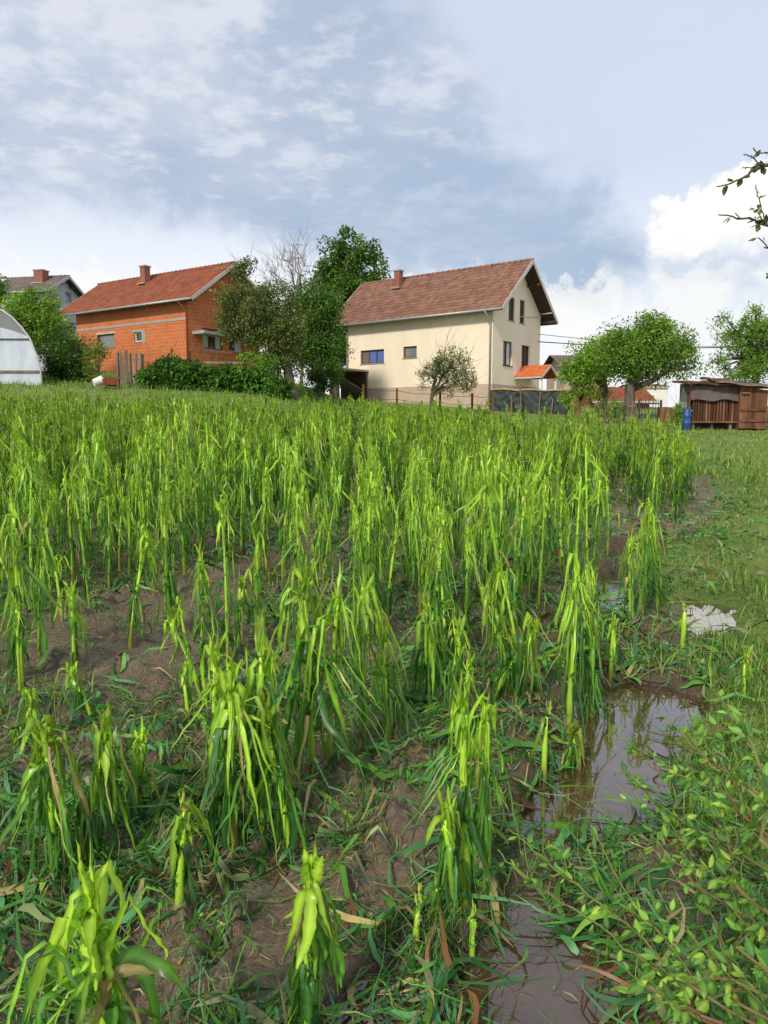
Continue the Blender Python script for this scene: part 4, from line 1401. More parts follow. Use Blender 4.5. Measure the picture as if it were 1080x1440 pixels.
for k in range(14):
    q_ = a.lerp(b, (k + .5) / 14)
    p_ = Vector((q_.x, q_.y, gz(q_.x, q_.y))) - root.location
    mb.tube([p_ - Vector((0, 0, .1)), p_ + Vector((.1, 0, .7)), p_ + Vector((0, .1, 1.2))], [.03, .025, .012], 5)
mb.build('stems', M['bark'], root)


# ------------------------------------------------------------------ houses
def clip_poly(poly, a, b, c):
    """keep a*x + b*z <= c"""
    out = []
    for i_ in range(len(poly)):
        p, q = poly[i_], poly[(i_ + 1) % len(poly)]
        dp = a * p[0] + b * p[1] - c; dq = a * q[0] + b * q[1] - c
        if dp <= 1e-9: out.append(p)
        if (dp < -1e-9 and dq > 1e-9) or (dp > 1e-9 and dq < -1e-9):
            t = dp / (dp - dq); out.append((p[0] + (q[0] - p[0]) * t, p[1] + (q[1] - p[1]) * t))
    return out


def wall_faces(mb, x0, x1, z0, z1, holes, place, planes=(), depth=0.22):
    """wall plane with real openings; place(u, z, d) -> local point, d = depth behind the face"""
    xs = sorted({x0, x1, *[h[0] for h in holes], *[h[1] for h in holes]})
    zs = sorted({z0, z1, *[h[2] for h in holes], *[h[3] for h in holes]})
    for i_ in range(len(xs) - 1):
        for j in range(len(zs) - 1):
            cx, cz = (xs[i_] + xs[i_ + 1]) / 2, (zs[j] + zs[j + 1]) / 2
            if any(h[0] < cx < h[1] and h[2] < cz < h[3] for h in holes): continue
            poly = [(xs[i_], zs[j]), (xs[i_ + 1], zs[j]), (xs[i_ + 1], zs[j + 1]), (xs[i_], zs[j + 1])]
            for pl_ in planes: poly = clip_poly(poly, *pl_)
            if len(poly) >= 3:
                mb.add([place(u_, z_, 0) for u_, z_ in poly], [tuple(range(len(poly)))])
    for h in holes:
        c_ = [(h[0], h[2]), (h[1], h[2]), (h[1], h[3]), (h[0], h[3])]
        for k in range(4):
            p, q = c_[k], c_[(k + 1) % 4]
            mb.add([place(*p, 0), place(*q, 0), place(*q, depth), place(*p, depth)], [(0, 1, 2, 3)])


def window(parent, h, place, frame_mat, mats, sill=None, depth=0.14, name='window', fw=0.06, label=None):
    """frame with mullions, panes behind it; mats = list of pane materials from left to right"""
    x0, x1, z0, z1 = h
    mb = MB()
    def bar(a, b, c_, d_, d0=depth - .05, d1=depth + .03):
        pts_ = [place(a, c_, d0), place(b, c_, d0), place(b, d_, d0), place(a, d_, d0), place(a, c_, d1), place(b, c_, d1), place(b, d_, d1), place(a, d_, d1)]
        mb.add(pts_, [(0, 1, 2, 3), (7, 6, 5, 4), (0, 4, 5, 1), (1, 5, 6, 2), (2, 6, 7, 3), (3, 7, 4, 0)])
    bar(x0, x0 + fw, z0, z1); bar(x1 - fw, x1, z0, z1)
    bar(x0 + fw, x1 - fw, z0, z0 + fw, depth - .048, depth + .028); bar(x0 + fw, x1 - fw, z1 - fw, z1, depth - .048, depth + .028)
    n_ = len(mats); w_ = (x1 - x0 - 2 * fw) / n_
    for k in range(1, n_):
        xm = x0 + fw + w_ * k
        bar(xm - fw * .45, xm + fw * .45, z0 + fw, z1 - fw, depth - .046, depth + .026)
    fr = mb.build(name, frame_mat, parent)
    if label: fr['label'] = label
    for k, mt in enumerate(mats):
        a_, b_ = x0 + fw + w_ * k, x0 + fw + w_ * (k + 1)
        pm = MB()
        pts_ = [place(a_, z0 + fw, depth), place(b_, z0 + fw, depth), place(b_, z1 - fw, depth), place(a_, z1 - fw, depth)]
        pts2 = [place(a_, z0 + fw, depth + .015), place(b_, z0 + fw, depth + .015), place(b_, z1 - fw, depth + .015), place(a_, z1 - fw, depth + .015)]
        pm.add(pts_ + pts2, [(0, 1, 2, 3), (7, 6, 5, 4), (0, 4, 5, 1), (1, 5, 6, 2), (2, 6, 7, 3), (3, 7, 4, 0)])
        pm.build('shutter' if mt in (M['shutter'], M['frame_brown']) else 'pane', mt, fr)
    if sill:
        sm = MB()
        pts_ = []
        for d_ in (-.05, .10):
            for zz_ in (z0 - .05, z0 - .003):
                pts_ += [place(x0 - .06, zz_, d_), place(x1 + .06, zz_, d_)]
        sm.add(pts_, [(0, 1, 3, 2), (4, 6, 7, 5), (0, 4, 5, 1), (2, 3, 7, 6), (0, 2, 6, 4), (1, 5, 7, 3)])
        sm.build('sill', sill, fr)
    return fr


def tile_roof(mb, p00, p10, p01, tile_w=0.27, course=0.35, seed=1, amp=0.04):
    """corrugated tile courses on the plane p00 (eave start), p10 (eave end), p01 (ridge above p00)"""
    r_ = np.random.default_rng(seed)
    p00, p10, p01 = map(np.array, (p00, p10, p01))
    U = p10 - p00; Vv = p01 - p00
    lu, lv = np.linalg.norm(U), np.linalg.norm(Vv)
    Nn = np.cross(U / lu, Vv / lv)
    if Nn[2] < 0: Nn = -Nn
    ncol = int(round(lu / tile_w)); nrow = int(round(lv / course))
    per = 4
    parts_ = []
    for j in range(nrow):
        v0, v1 = j / nrow, (j + 1) / nrow
        wob = r_.normal(0, .003)
        s = np.arange(ncol * per + 1) / (ncol * per)
        h = amp * np.abs(np.sin(np.pi * s * ncol)) ** 0.8
        jit = np.repeat(r_.normal(0, .0035, ncol), per); jit = np.append(jit, jit[-1])
        lo = p00 + U * s[:, None] + Vv * (v0 - 0.035 / lv) + Nn * (h + 0.05 + wob + jit)[:, None]
        hi = p00 + U * s[:, None] + Vv * v1 + Nn * (h + 0.006 + jit)[:, None]
        fr = p00 + U * s[:, None] + Vv * (v0 - 0.035 / lv) + Nn * (0 * h + 0.0 + wob)[:, None]
        V_ = np.concatenate([fr, lo, hi])
        n_ = len(s)
        i_ = np.arange(n_ - 1)
        Q_ = np.concatenate([np.stack([i_, i_ + 1, i_ + n_ + 1, i_ + n_], -1), np.stack([i_ + n_, i_ + n_ + 1, i_ + 2 * n_ + 1, i_ + 2 * n_], -1)])
        tc_ = np.repeat(r_.beta(1.1, 1.1, ncol), per); tc_ = np.append(tc_, tc_[-1])
        C_ = np.tile(tc_, 3)[:, None].repeat(3, 1)
        parts_.append((V_, Q_, C_))
    mb += parts_


def gable_house(name, C0, rot, Wd, Ln, z_wall, z_ridge, over, mats, label, zg=None):
    """local frame: x across the gable (0..Wd), y along the ridge (0..Ln); camera sees faces x=0 and y=0.
    over = (eave, front gable, back gable). z in metres above the base"""
    zg = zg if zg is not None else gz(C0[0], C0[1]) - 0.3
    root = empty(name, (C0[0], C0[1], zg), rot, label, 'house')
    root['zg'] = zg
    return root


def local_hit(root, axis, px, py):
    """where the pixel ray meets the wall plane x=0 (axis 0) or y=0 (axis 1) of the house -> (u, z)"""
    Mx = Matrix.Translation(root.location) @ Matrix.Rotation(root.rotation_euler.z, 4, 'Z')
    inv = Mx.inverted()
    o_ = inv @ Vector((0, 0, EYE)); d_ = (inv.to_3x3() @ ray(px, py))
    t = -o_[axis] / d_[axis]
    p_ = o_ + d_ * t
    return (p_[1 - axis], p_.z)


def hole(root, axis, x0, x1, y0, y1):
    xm, ym = (x0 + x1) / 2, (y0 + y1) / 2
    a_ = local_hit(root, axis, x0, ym)[0]; b_ = local_hit(root, axis, x1, ym)[0]
    zt = local_hit(root, axis, xm, y0)[1]; zb = local_hit(root, axis, xm, y1)[1]
    return (min(a_, b_), max(a_, b_), zb, zt)


def gable_roof(root, Wd, Ln, z_e, z_r, ov, of, ob, tile, trim, seed=1, thick=.10, gutter=True, name='roof'):
    """z_e: height at the eave edge"""
    parts_ = []
    xm = Wd / 2
    tile_roof(parts_, (-ov, Ln + ob, z_e), (-ov, -of, z_e), (xm, Ln + ob, z_r), seed=seed)
    tile_roof(parts_, (Wd + ov, -of, z_e), (Wd + ov, Ln + ob, z_e), (xm, -of, z_r), seed=seed + 1)
    # ridge tiles
    n_ = int((Ln + of + ob) / .38)
    for k in range(n_):
        y0_ = -of + k * (Ln + of + ob) / n_; y1_ = -of + (k + 1) * (Ln + of + ob) / n_ + .02
        P = np.array([[xm, y0_, z_r + .02], [xm, (y0_ + y1_) / 2, z_r + .03], [xm, y1_, z_r + .045]])
        parts_.append(tube_np(P, [.10, .105, .115], 8, np.full((3, 3), rnd.random())))
    v_, q_, c_ = cat_mesh(parts_)
    ro = np_mesh(name, v_, q_, tile, root, tint=c_)
    # deck and soffit
    mb = MB()
    for sx in (0, 1):
        e = -ov if sx == 0 else Wd + ov
        a_ = [(e, -of + .02, z_e - .02), (e, Ln + ob - .02, z_e - .02), (xm, Ln + ob - .02, z_r - .02), (xm, -of + .02, z_r - .02)]
        b_ = [(x_, y_, z_ - thick) for x_, y_, z_ in a_]
        mb.add(a_ + b_, [(0, 1, 2, 3), (7, 6, 5, 4), (0, 4, 5, 1), (1, 5, 6, 2), (2, 6, 7, 3), (3, 7, 4, 0)])
    mb.build('soffit', M['dark_wood'], ro)
    # bargeboards
    for yy in (-of - .005, Ln + ob + .005):
        for sx in (0, 1):
            e = -ov if sx == 0 else Wd + ov
            mb = MB(); mb.beam((e, yy, z_e - .06), (xm, yy, z_r - .05), .04, .20, up=(0, 0, 1))
            mb.build('bargeboard', trim, ro)
    if gutter:
        mb = MB()
        mb.tube([(-ov - .07, -of, z_e - .04), (-ov - .07, Ln + ob, z_e - .06)], .07, 8)
        mb.build('gutter', M['metal'], ro, smooth=True)
    # rafters under the front overhang
    mb = MB()
    for k in range(4):
        xk = -ov + .3 + k * (Wd + 2 * ov - .6) / 3
        zk = z_e + (z_r - z_e) * (1 - abs(xk - xm) / (xm + ov)) - thick - .12
        mb.box(xk - .06, xk + .06, -of + .05, 0.1, zk - .09, zk + .08)
    mb.build('rafters', M['dark_wood'], ro)
    return ro


def gable_walls(root, Wd, Ln, zb, z_wall, slope, holes0, holes1, mat, name='wall'):
    """four walls; gable tops clipped to the roof slope"""
    mb = MB()
    zr = z_wall + slope * Wd / 2
    planes = [(-slope, 1.0, z_wall), (slope, 1.0, z_wall + slope * Wd)]
    pl0 = lambda u_, z_, d_: (d_, u_, z_)
    pl1 = lambda u_, z_, d_: (u_, d_, z_)
    wall_faces(mb, 0, Ln, zb, z_wall, holes0, pl0)
    wall_faces(mb, 0, Wd, zb, zr, holes1, pl1, planes)
    mb.add([(Wd, 0, zb), (Wd, Ln, zb), (Wd, Ln, z_wall), (Wd, 0, z_wall)], [(0, 1, 2, 3)])
    mb.add([(0, Ln, zb), (Wd, Ln, zb), (Wd, Ln, z_wall), (Wd / 2, Ln, zr), (0, Ln, z_wall)], [(0, 1, 2, 3, 4)])
    # dark room behind the openings
    mb2 = MB()
    mb2.box(.25, Wd - .05, .25, Ln - .05, zb, z_wall - .05)
    w = mb.build(name, mat, root)
    return w, pl0, pl1


# ---- cream house
ZG = gz(6.18, 43) - 0.35
H1 = empty('cream_house', (6.18, 43.0, ZG), math.atan2(.8, .6), 'cream plastered house with a brown tiled gable roof and pinkish plinth', 'house')
Wd, Ln = 6.2, 10.7
ze = 8.13 - ZG; zr = 11.3 - ZG
slope = (zr - ze) / (Wd / 2 + .6)
zw = ze + slope * .6 - .13
zp = 4.05 - ZG
h0 = [hole(H1, 0, 507, 540, 492, 511), hole(H1, 0, 567, 586, 487, 503)]
h1 = [hole(H1, 1, 707.5, 720, 480, 514), hole(H1, 1, 733.5, 744.5, 486, 518), hole(H1, 1, 715, 723.5, 418, 451), hole(H1, 1, 731, 738, 422, 455)]
w_, pl0, pl1 = gable_walls(H1, Wd, Ln, zp, zw, slope, h0, h1, M['plaster'])
mb = MB()
mb.box(-.03, Wd + .03, -.03, Ln + .03, -.6, zp - .002)
mb.build('plinth', M['plinth'], H1)
gable_roof(H1, Wd, Ln, ze, zr, .6, .9, 1.3, M['tile_brown'], M['white_trim'], seed=3)
window(H1, h0[0], pl0, M['frame_brown'], [M['blue_curtain'], M['blue_curtain'], M['shutter']], M['concrete'], label='wide window with blue curtains and a shutter half')
window(H1, h0[1], pl0, M['frame_brown'], [M['glass_grey']], M['concrete'], label='small square window')
window(H1, h1[0], pl1, M['frame_brown'], [M['glass'], M['curtain']], M['dark_wood'], label='tall window with a pale curtain')
window(H1, h1[1], pl1, M['frame_brown'], [M['frame_brown'], M['frame_brown']], M['dark_wood'], label='closed brown shuttered window')
window(H1, h1[2], pl1, M['frame_brown'], [M['curtain'], M['frame_brown']], M['concrete'])
window(H1, h1[3], pl1, M['frame_brown'], [M['curtain'], M['frame_brown']], M['concrete'])
for yk, lab in ((.10, 'downpipe at the near corner'), (Ln - .05, 'downpipe at the far corner')):
    mb = MB()
    mb.tube([(-.67, yk + .05, ze - .08), (-.6, yk + .05, ze - .22), (-.16, yk, ze - .5), (-.12, yk, ze - .65), (-.12, yk, -.3)], .05, 8)
    o = mb.build('downpipe', M['metal'], H1, smooth=True)
# chimney
def chimney(root, parent, x_, y_, z0_, z1_, w=.42, mat='brick'):
    mb = MB(); mb.box(x_ - w / 2, x_ + w / 2, y_ - w / 2, y_ + w / 2, z0_, z1_)
    c_ = mb.build('chimney', M[mat], parent)
    mb = MB(); mb.box(x_ - w / 2 - .06, x_ + w / 2 + .06, y_ - w / 2 - .06, y_ + w / 2 + .06, z1_ + .002, z1_ + .09)
    mb.build('chimney_cap', M['concrete'], c_)
    mb = MB(); s_ = w / 2 + .12; mb.box(x_ - s_ - .1, x_ + s_, y_ - s_, y_ + s_, z0_ + .28, z0_ + .36)
    mb.build('flashing', M['metal'], c_)
roof1 = [c_ for c_ in H1.children if c_.name.startswith('roof')][0]
chimney(H1, roof1, 2.35, 8.3, zr - 1.05, zr + .35)
# wires bracket on the gable
mb = MB()
mb.beam((Wd - .2, -.05, zw + .1), (Wd - .2, -.85, zw + .12), .06, .06)
mb.beam((Wd - 3.0, -.06, zw - .35), (Wd - .4, -.06, zw - .1), .03, .03)
mb.build('wire_bracket', M['white_trim'], H1)
# porch: posts and small tiled canopy on the gable wall
P1 = empty('porch', H1.matrix_basis @ Vector((3.9, -.9, .35)), H1.rotation_euler.z, 'small orange tiled porch roof on posts against the cream gable wall', 'porch')
zpo = 5.27 - P1.location.z; zpe = 4.55 - P1.location.z
parts_ = []
tile_roof(parts_, (-1.15, .88, zpe), (-1.15, -.9, zpe), (0, .88, zpo), tile_w=.2, course=.26, seed=9)
tile_roof(parts_, (1.15, -.9, zpe), (1.15, .88, zpe), (0, -.9, zpo), tile_w=.2, course=.26, seed=10)
v, q, c = cat_mesh(parts_)
ro = np_mesh('roof', v, q, M['tile_orange'], P1, tint=c)
mb = MB()
for e in (-1.15, 1.15): mb.beam((e, -.92, zpe - .05), (0, -.92, zpo - .05), .04, .13)
mb.beam((-1.2, -.9, zpe - .06), (-1.2, .85, zpe - .06), .04, .09)
mb.build('bargeboard', M['white_trim'], ro)
for xk in (-1.0, 1.0):
    mb = MB(); mb.box(xk - .05, xk + .05, -.85, -.75, -.6, zpe + .05); mb.build('post', M['white'], P1)

# shelter of concrete at the left end
S1 = empty('concrete_shelter', at(470, 550, 47), math.atan2(.8, .6), 'low lean-to shelter of concrete with a square post, left of the cream house', 'shelter')
S1.location.z = gz(S1.location.x, S1.location.y) - .1
sz_ = S1.location.z
zt = at(470, 521, 47).z - sz_
mb = MB(); mb.box(-.3, 2.4, -.9, 1.3, zt - .0, zt + .12); mb.build('roof_slab', M['concrete'], S1)
mb = MB(); mb.box(-.25, .12, .85, 1.2, -.3, zt - .003); mb.build('post', M['plinth'], S1)
mb = MB(); mb.box(2.1, 2.25, -.85, 1.25, -.3, zt - .003); mb.build('back_wall', M['dark_wood'], S1)
mb = MB(); mb.beam((.1, .7, zt - .1), (1.9, -.6, .4), .06, .9, up=(0, 1, 0)); mb.build('ramp_board', M['wood_grey'], S1, tint=True)

# ---- orange block house
ZG2 = gz(-11.7, 45.3) - .3
H2 = empty('block_house', (-11.7, 45.3, ZG2), math.atan2(.84, .54), 'unplastered orange block house with a red tiled roof behind the hedge', 'house')
Wd, Ln = 6.2, 10.75
ze = 9.05 - ZG2; zr = 11.65 - ZG2
slope = (zr - ze) / (Wd / 2 + .6)
zw = ze + slope * .6 - .13
h0 = [hole(H2, 0, 137, 161, 470, 489.5), hole(H2, 0, 189, 199, 467, 480.5)]
h1 = [hole(H2, 1, 285, 313, 463, 491), hole(H2, 1, 322, 341, 468, 495)]
w_, pl0, pl1 = gable_walls(H2, Wd, Ln, -.6, zw, slope, h0, h1, M['block'])
gable_roof(H2, Wd, Ln, ze, zr, .6, 1.0, 1.6, M['tile_red'], M['white_trim'], seed=13)
roof2 = [c_ for c_ in H2.children if c_.name.startswith('roof')][0]
window(H2, h0[0], pl0, M['frame_brown'], [M['glass_grey']], M['concrete'], label='wide empty window opening')
window(H2, h0[1], pl0, M['white'], [M['glass']], M['concrete'], label='small white framed window')
window(H2, h1[0], pl1, M['frame_brown'], [M['curtain'], M['glass'], M['curtain']], M['concrete'])
window(H2, h1[1], pl1, M['white_trim'], [M['glass'], M['curtain']], M['concrete'])
zb_ = 8.03 - ZG2
mb = MB(); mb.box(-.025, -.004, -.02, Ln, zb_ - .07, zb_ + .07); mb.build('ring_beam', M['concrete'], H2)
mb = MB(); mb.box(-.012, -.003, h0[1][0] - .35, h0[1][0] - .02, h0[1][2] - .12, h0[1][3] + .12); mb.box(-.012, -.003, h0[1][0] - .02, h0[1][1] + .3, h0[1][3] + .005, h0[1][3] + .14); mb.build('render_patch', M['concrete'], H2)
mb = MB(); mb.box(-.012, -.003, h0[0][0] - .12, h0[0][1] + .12, h0[0][3] + .003, h0[0][3] + .16); mb.build('lintel', M['plinth'], H2)
mb = MB(); mb.box(.3, Wd, -1.0, -.003, zb_ - .9 , zb_ - .72); mb.build('balcony_slab', M['concrete'], H2)
mb = MB(); mb.tube([(-.67, .1, ze - .08), (-.2, .05, ze - .5), (-.12, .02, ze - .7), (-.12, .02, -.3)], .05, 8); mb.build('downpipe', M['red_metal'], H2, smooth=True)
chimney(H2, roof2, 2.2, 6.3, zr - 1.0, zr + .42, .46)

# ---- grey house far left
ZG3 = gz(-26, 62) - 1
H3 = empty('grey_house', (-26.5, 59.35, ZG3), math.atan2(.98, .2), 'pale grey house with a grey gable roof behind the block house', 'house')
Wd, Ln = 5.0, 4.6
ze = 12.05 - ZG3; zr = 13.65 - ZG3
slope = (zr - ze) / (Wd / 2 + .4); zw = ze + slope * .4 - .13
h1 = [hole(H3, 1, 92, 101, 411, 425)]
w_, pl0, pl1 = gable_walls(H3, Wd, Ln, -.6, zw, slope, [], h1, M['grey_wall'])
gable_roof(H3, Wd, Ln, ze, zr, .4, .6, .5, M['tile_grey'], M['grey_wall'], seed=23)
roof3 = [c_ for c_ in H3.children if c_.name.startswith('roof')][0]
window(H3, h1[0], pl1, M['grey_wall'], [M['glass_grey']], M['concrete'])
chimney(H3, roof3, 1.6, 1.3, zr - 1.0, zr + .3, .8)

# ---- greenhouse: hooped tunnel, its end wall towards the field
Yg = 36.0
gb = at(-22, 560, Yg); zgg = gz(gb.x, gb.y)
GH = empty('greenhouse', (gb.x, gb.y, zgg), 0.0, 'white plastic tunnel greenhouse with a dark grey shaded top', 'greenhouse')
sg = Yg / F
prof = [(82, 545), (80.5, 522), (76, 500), (68, 476), (58, 461), (46, 447), (34, 438), (22, 431), (10, 427), (0, 426)]
pr = [((x_) * sg, at(0, y_, Yg).z - zgg) for x_, y_ in prof]
pr[0] = (pr[0][0], -.1)
pr = pr + [(-x_, z_) for x_, z_ in pr[-2::-1]]
Lg = 14
def tunnel(i0, i1, name, mat, off=0.0):
    mb = MB()
    for k in range(i0, i1):
        (xa, za), (xb, zb2) = pr[k], pr[k + 1]
        mb.add([(xa, 0, za), (xa - 7.3, Lg, za), (xb - 7.3, Lg, zb2), (xb, 0, zb2)], [(0, 1, 2, 3)])
    return mb.build(name, mat, GH, smooth=True)
tunnel(0, 3, 'side_film', M['film']); tunnel(len(pr) - 4, len(pr) - 1, 'side_film', M['film'])
tunnel(3, len(pr) - 4, 'roof_film', M['film_dark'])
zs_ = pr[3][1]
low_p = [p_ for p_ in pr if p_[1] <= zs_ + .01]
half = len(low_p) // 2
mb = MB()
mb.add([(x_, 0.02, z_) for x_, z_ in low_p], [tuple(range(len(low_p)))])
# gently sagging top edge of the white end sheet
ew = mb.build('end_wall', M['film'], GH)
top_p = [pr[k] for k in range(3, len(pr) - 3)]
mb = MB(); mb.add([(x_, 0.02, z_) for x_, z_ in top_p], [tuple(range(len(top_p)))]); mb.build('end_gable', M['film_dark'], GH)
mb = MB()
arc = [(x_, -.01, zs_ + .05 + .55 * (1 - (x_ / pr[3][0]) ** 2)) for x_ in np.linspace(-pr[3][0], pr[3][0], 15)]
mb.add([(x_, -.012, z_) for x_, _, z_ in arc] + [(arc[-1][0], -.012, zs_ - .05), (arc[0][0], -.012, zs_ - .05)], [tuple(range(17))[::-1]])
mb.build('end_flap', M['film'], GH)
mb = MB(); mb.tube([(x_, -.02, z_) for x_, z_ in pr], .045, 6); mb.build('hoop', M['white_trim'], GH, smooth=True)
mb = MB(); w8 = pr[1][0]
mb.beam((-w8, -.03, pr[1][1] - .02), (w8, -.03, pr[1][1] - .02), .05, .10); mb.build('batten', M['wood_grey'], GH, tint=True)
mb = MB(); mb.beam((-pr[3][0], -.03, zs_ - .03), (pr[3][0], -.03, zs_ - .03), .04, .05); mb.build('batten', M['iron'], GH)

# ------------------------------------------------------------------ fences and yard things
def wood_tint():
    k = rnd.uniform(.45, 1.4); return (k, k * rnd.uniform(.93, 1.02), k * rnd.uniform(.88, 1.0))


def picket_fence(label, pa, pb, h, gap, w, mat, posts=3, group=None, name='picket_fence', jit=.12, topjit=.05, thick=.03):
    """pa, pb ground points"""
    o_ = empty(name, (pa.x, pa.y, pa.z), math.atan2(pb.y - pa.y, pb.x - pa.x), label, 'fence', group)
    L = math.hypot(pb.x - pa.x, pb.y - pa.y); dz_ = pb.z - pa.z
    mb = MB(); k = 0.0
    while k < L:
        hh_ = h * rnd.uniform(1 - topjit, 1 + topjit); t = k / L
        a_ = Vector((k, -.03, dz_ * t - .05)); b_ = Vector((k + rnd.gauss(0, .03), -.03 + rnd.gauss(0, .01), dz_ * t + hh_))
        mb.beam(a_, b_, w * rnd.uniform(.8, 1.2), thick, wood_tint(), up=(0, 1, 0))
        k += gap * rnd.uniform(1 - jit, 1 + jit)
    mb.build('pickets', mat, o_, tint=True)
    for rz_ in (.25, .78):
        mb = MB(); mb.beam((0, .01, h * rz_), (L, .01, h * rz_ + dz_), .05, .06, wood_tint()); mb.build('rail', mat, o_, tint=True)
    for i_ in range(posts):
        t = i_ / max(1, posts - 1)
        mb = MB(); mb.box(t * L - .05, t * L + .05, .04, .13, dz_ * t - .3, dz_ * t + h * .95, wood_tint()); mb.build('post', mat, o_, tint=True)
    return o_


def gp_(px, Y):
    p_ = at(px, 560, Y); p_.z = gz(p_.x, p_.y); return p_


picket_fence('weathered upright picket fence panel left of the dark climbing shrub', gp_(167, 36.8), gp_(202, 36.8), 1.72, .13, .07, M['wood_grey'], 3)
picket_fence('short greyish picket fence beyond the right end of the hedge', gp_(372, 37.2), gp_(408, 37.2), 1.4, .17, .08, M['wood_red'], 2)
picket_fence('pale wooden picket fence under the thick trunked tree', gp_(838, 34.2), gp_(894, 33.6), .95, .15, .07, M['wood_grey'], 4)
picket_fence('dark iron picket fence between the thick trunk and the brown board fence', gp_(899, 34.5), gp_(930, 34.2), 1.05, .14, .03, M['iron'], 2, topjit=.01, thick=.02)
picket_fence('dark iron fence at the right edge past the plank shed', gp_(1071, 30.5), gp_(1120, 30.5), 1.15, .14, .035, M['iron'], 2, topjit=.01, thick=.02)
picket_fence('solid brown board fence behind the blue barrel', gp_(927, 33.6), gp_(972, 33.2), .68, .125, .125, M['wood_red'], 3, name='board_fence')

# white pickets among climbing plants and rails (arbour) by the block house
A1 = empty('grape_arbour', gp_(330, 38.5), 0, 'weathered timber rail frame for vines before the block house windows', 'arbour')
az_ = A1.location.z
def lp(px, py, Y): return at(px, py, Y) - A1.location
mb = MB(); mb.beam(lp(268, 491, 39), lp(400, 503, 38), .10, .10, wood_tint()); mb.build('rail', M['wood_red'], A1, tint=True)
mb = MB(); mb.beam(lp(230, 509, 38.5), lp(400, 511, 38), .09, .10, wood_tint()); mb.build('rail', M['wood_grey'], A1, tint=True)
for px in (268, 306, 345, 392):
    mb = MB(); p_ = gp_(px, 38.3) - A1.location; mb.beam(p_ - Vector((0, 0, .2)), Vector((p_.x, p_.y, at(px, 494 + (px - 268) * .09, 38.3).z - az_)), .11, .11, wood_tint()); mb.build('post', M['wood_red'], A1, tint=True)
mb = MB(); mb.beam(lp(281, 492, 38.6), lp(300, 508, 38.3), .07, .07, wood_tint()); mb.build('brace', M['wood_red'], A1, tint=True)
# bent posts above the hedge
for px, y0_, y1_, lab in ((243, 489, 512, 'thin dark post standing up from the hedge before the orange wall'), (232, 500, 512, 'short dark stake left of the thin dark post above the hedge')):
    p_ = gp_(px, 37.6); o = empty('garden_stake', p_, 0, lab, 'stake', 'stakes above the hedge')
    mb = MB(); mb.tube([(0, 0, -.2), (.02, 0, 1.0), (0, 0, at(px, y0_, 37.6).z - p_.z)], [.05, .045, .035], 6)
    mb.build('shaft', M['wood_red'], o, tint=True)
    mb = MB(); mb.tube([(0, 0, at(px, y0_ + 2, 37.6).z - p_.z), (0, 0, at(px, y0_ - .5, 37.6).z - p_.z)], [.045, .02], 6); mb.build('cut_end', M['wood_grey'], o, tint=True)

# wire fence before the cream house
wf = empty('wire_fence', gp_(511, 39), 0, 'sagging wire fence on thin rusty posts before the cream house wall', 'fence')
tops = []
for px, yt in ((511, 541), (558, 546), (619, 550), (664, 553), (693, 553)):
    p_ = gp_(px, 39.2) - wf.location; zt_ = at(px, yt, 39.2).z - wf.location.z
    mb = MB(); mb.box(p_.x - .05, p_.x + .05, p_.y - .05, p_.y + .05, p_.z - .2, zt_, (1, .8, .7), jit=.012); mb.build('post', M['wood_red'], wf, tint=True)
    tops.append(Vector((p_.x, p_.y - .07, zt_ - .12)))
for dz_ in (0, .45):
    mb = MB()
    pp = []
    for a_, b_ in zip(tops, tops[1:]):
        for k in range(6): t = k / 6; q_ = a_.lerp(b_, t); pp.append(q_ - Vector((0, 0, dz_ + .1 * math.sin(math.pi * t))))
    mb.tube(pp, .012, 4); mb.build('wire', M['wire'], wf)

# shade net fence
nf = empty('shade_net_fence', gp_(748, 41), 0, 'dark grey shade net stretched on stakes at the right corner of the cream house', 'fence')
a_ = at(689, 548, 42.3); b_ = at(808, 550, 39.2)
nx, nz = 90, 14
V = []
for i_ in range(nx + 1):
    t = i_ / nx; c_ = a_.lerp(b_, t)
    g_ = gz(c_.x, c_.y) + .02
    topz = c_.z + .06 * abs(math.sin(t * 9.5)) - .05
    for j in range(nz + 1):
        s = j / nz
        wv = .09 * math.sin(t * 31 + s * 5) * math.sin(s * 3.1) + .05 * math.sin(s * 19 + 6 * math.sin(t * 13)) + .03 * math.sin(t * 77 + s * 9)
        V.append((c_.x - nf.location.x, c_.y + wv - .1 - nf.location.y, g_ + (topz - g_) * s - nf.location.z))
Fq = [(i_ * (nz + 1) + j, (i_ + 1) * (nz + 1) + j, (i_ + 1) * (nz + 1) + j + 1, i_ * (nz + 1) + j + 1) for i_ in range(nx) for j in range(nz)]
np_mesh('net', V, Fq, M['net'], nf, smooth=True)
mb = MB(); mb.tube([Vector(V[i_ * (nz + 1) + nz]) + Vector((0, -.02, .03)) for i_ in range(0, nx + 1, 3)], .045, 6); mb.build('top_binding', M['straw'], nf, smooth=True)
for k, (px, yt) in enumerate(((718, 557), (731, 538), (757, 552), (775, 560), (806, 550))):
    p_ = at(px, 580, 40.9 - k * .4) - nf.location; p_.z = gz(p_.x + nf.location.x, p_.y + nf.location.y) - nf.location.z
    zt_ = at(px, yt, 40.9 - k * .4).z - nf.location.z
    mb = MB(); mb.tube([(p_.x, p_.y, p_.z - .2), (p_.x + .05, p_.y, (p_.z + zt_) / 2), (p_.x + rnd.uniform(-.1, .15), p_.y, zt_)], [.04, .035, .03], 6, (1.3, 1.1, .9)); mb.build('stake', M['wood_grey'], nf, tint=True)
pb_ = empty('plywood_board', gp_(812, 38.2), .3, 'tan plywood board leaning at the right end of the shade net', 'board')
mb = MB(); mb.beam((-.28, 0, 0), (-.2, .25, 1.25), .03, .03); mb.v = []; mb.f = []; mb.c = []
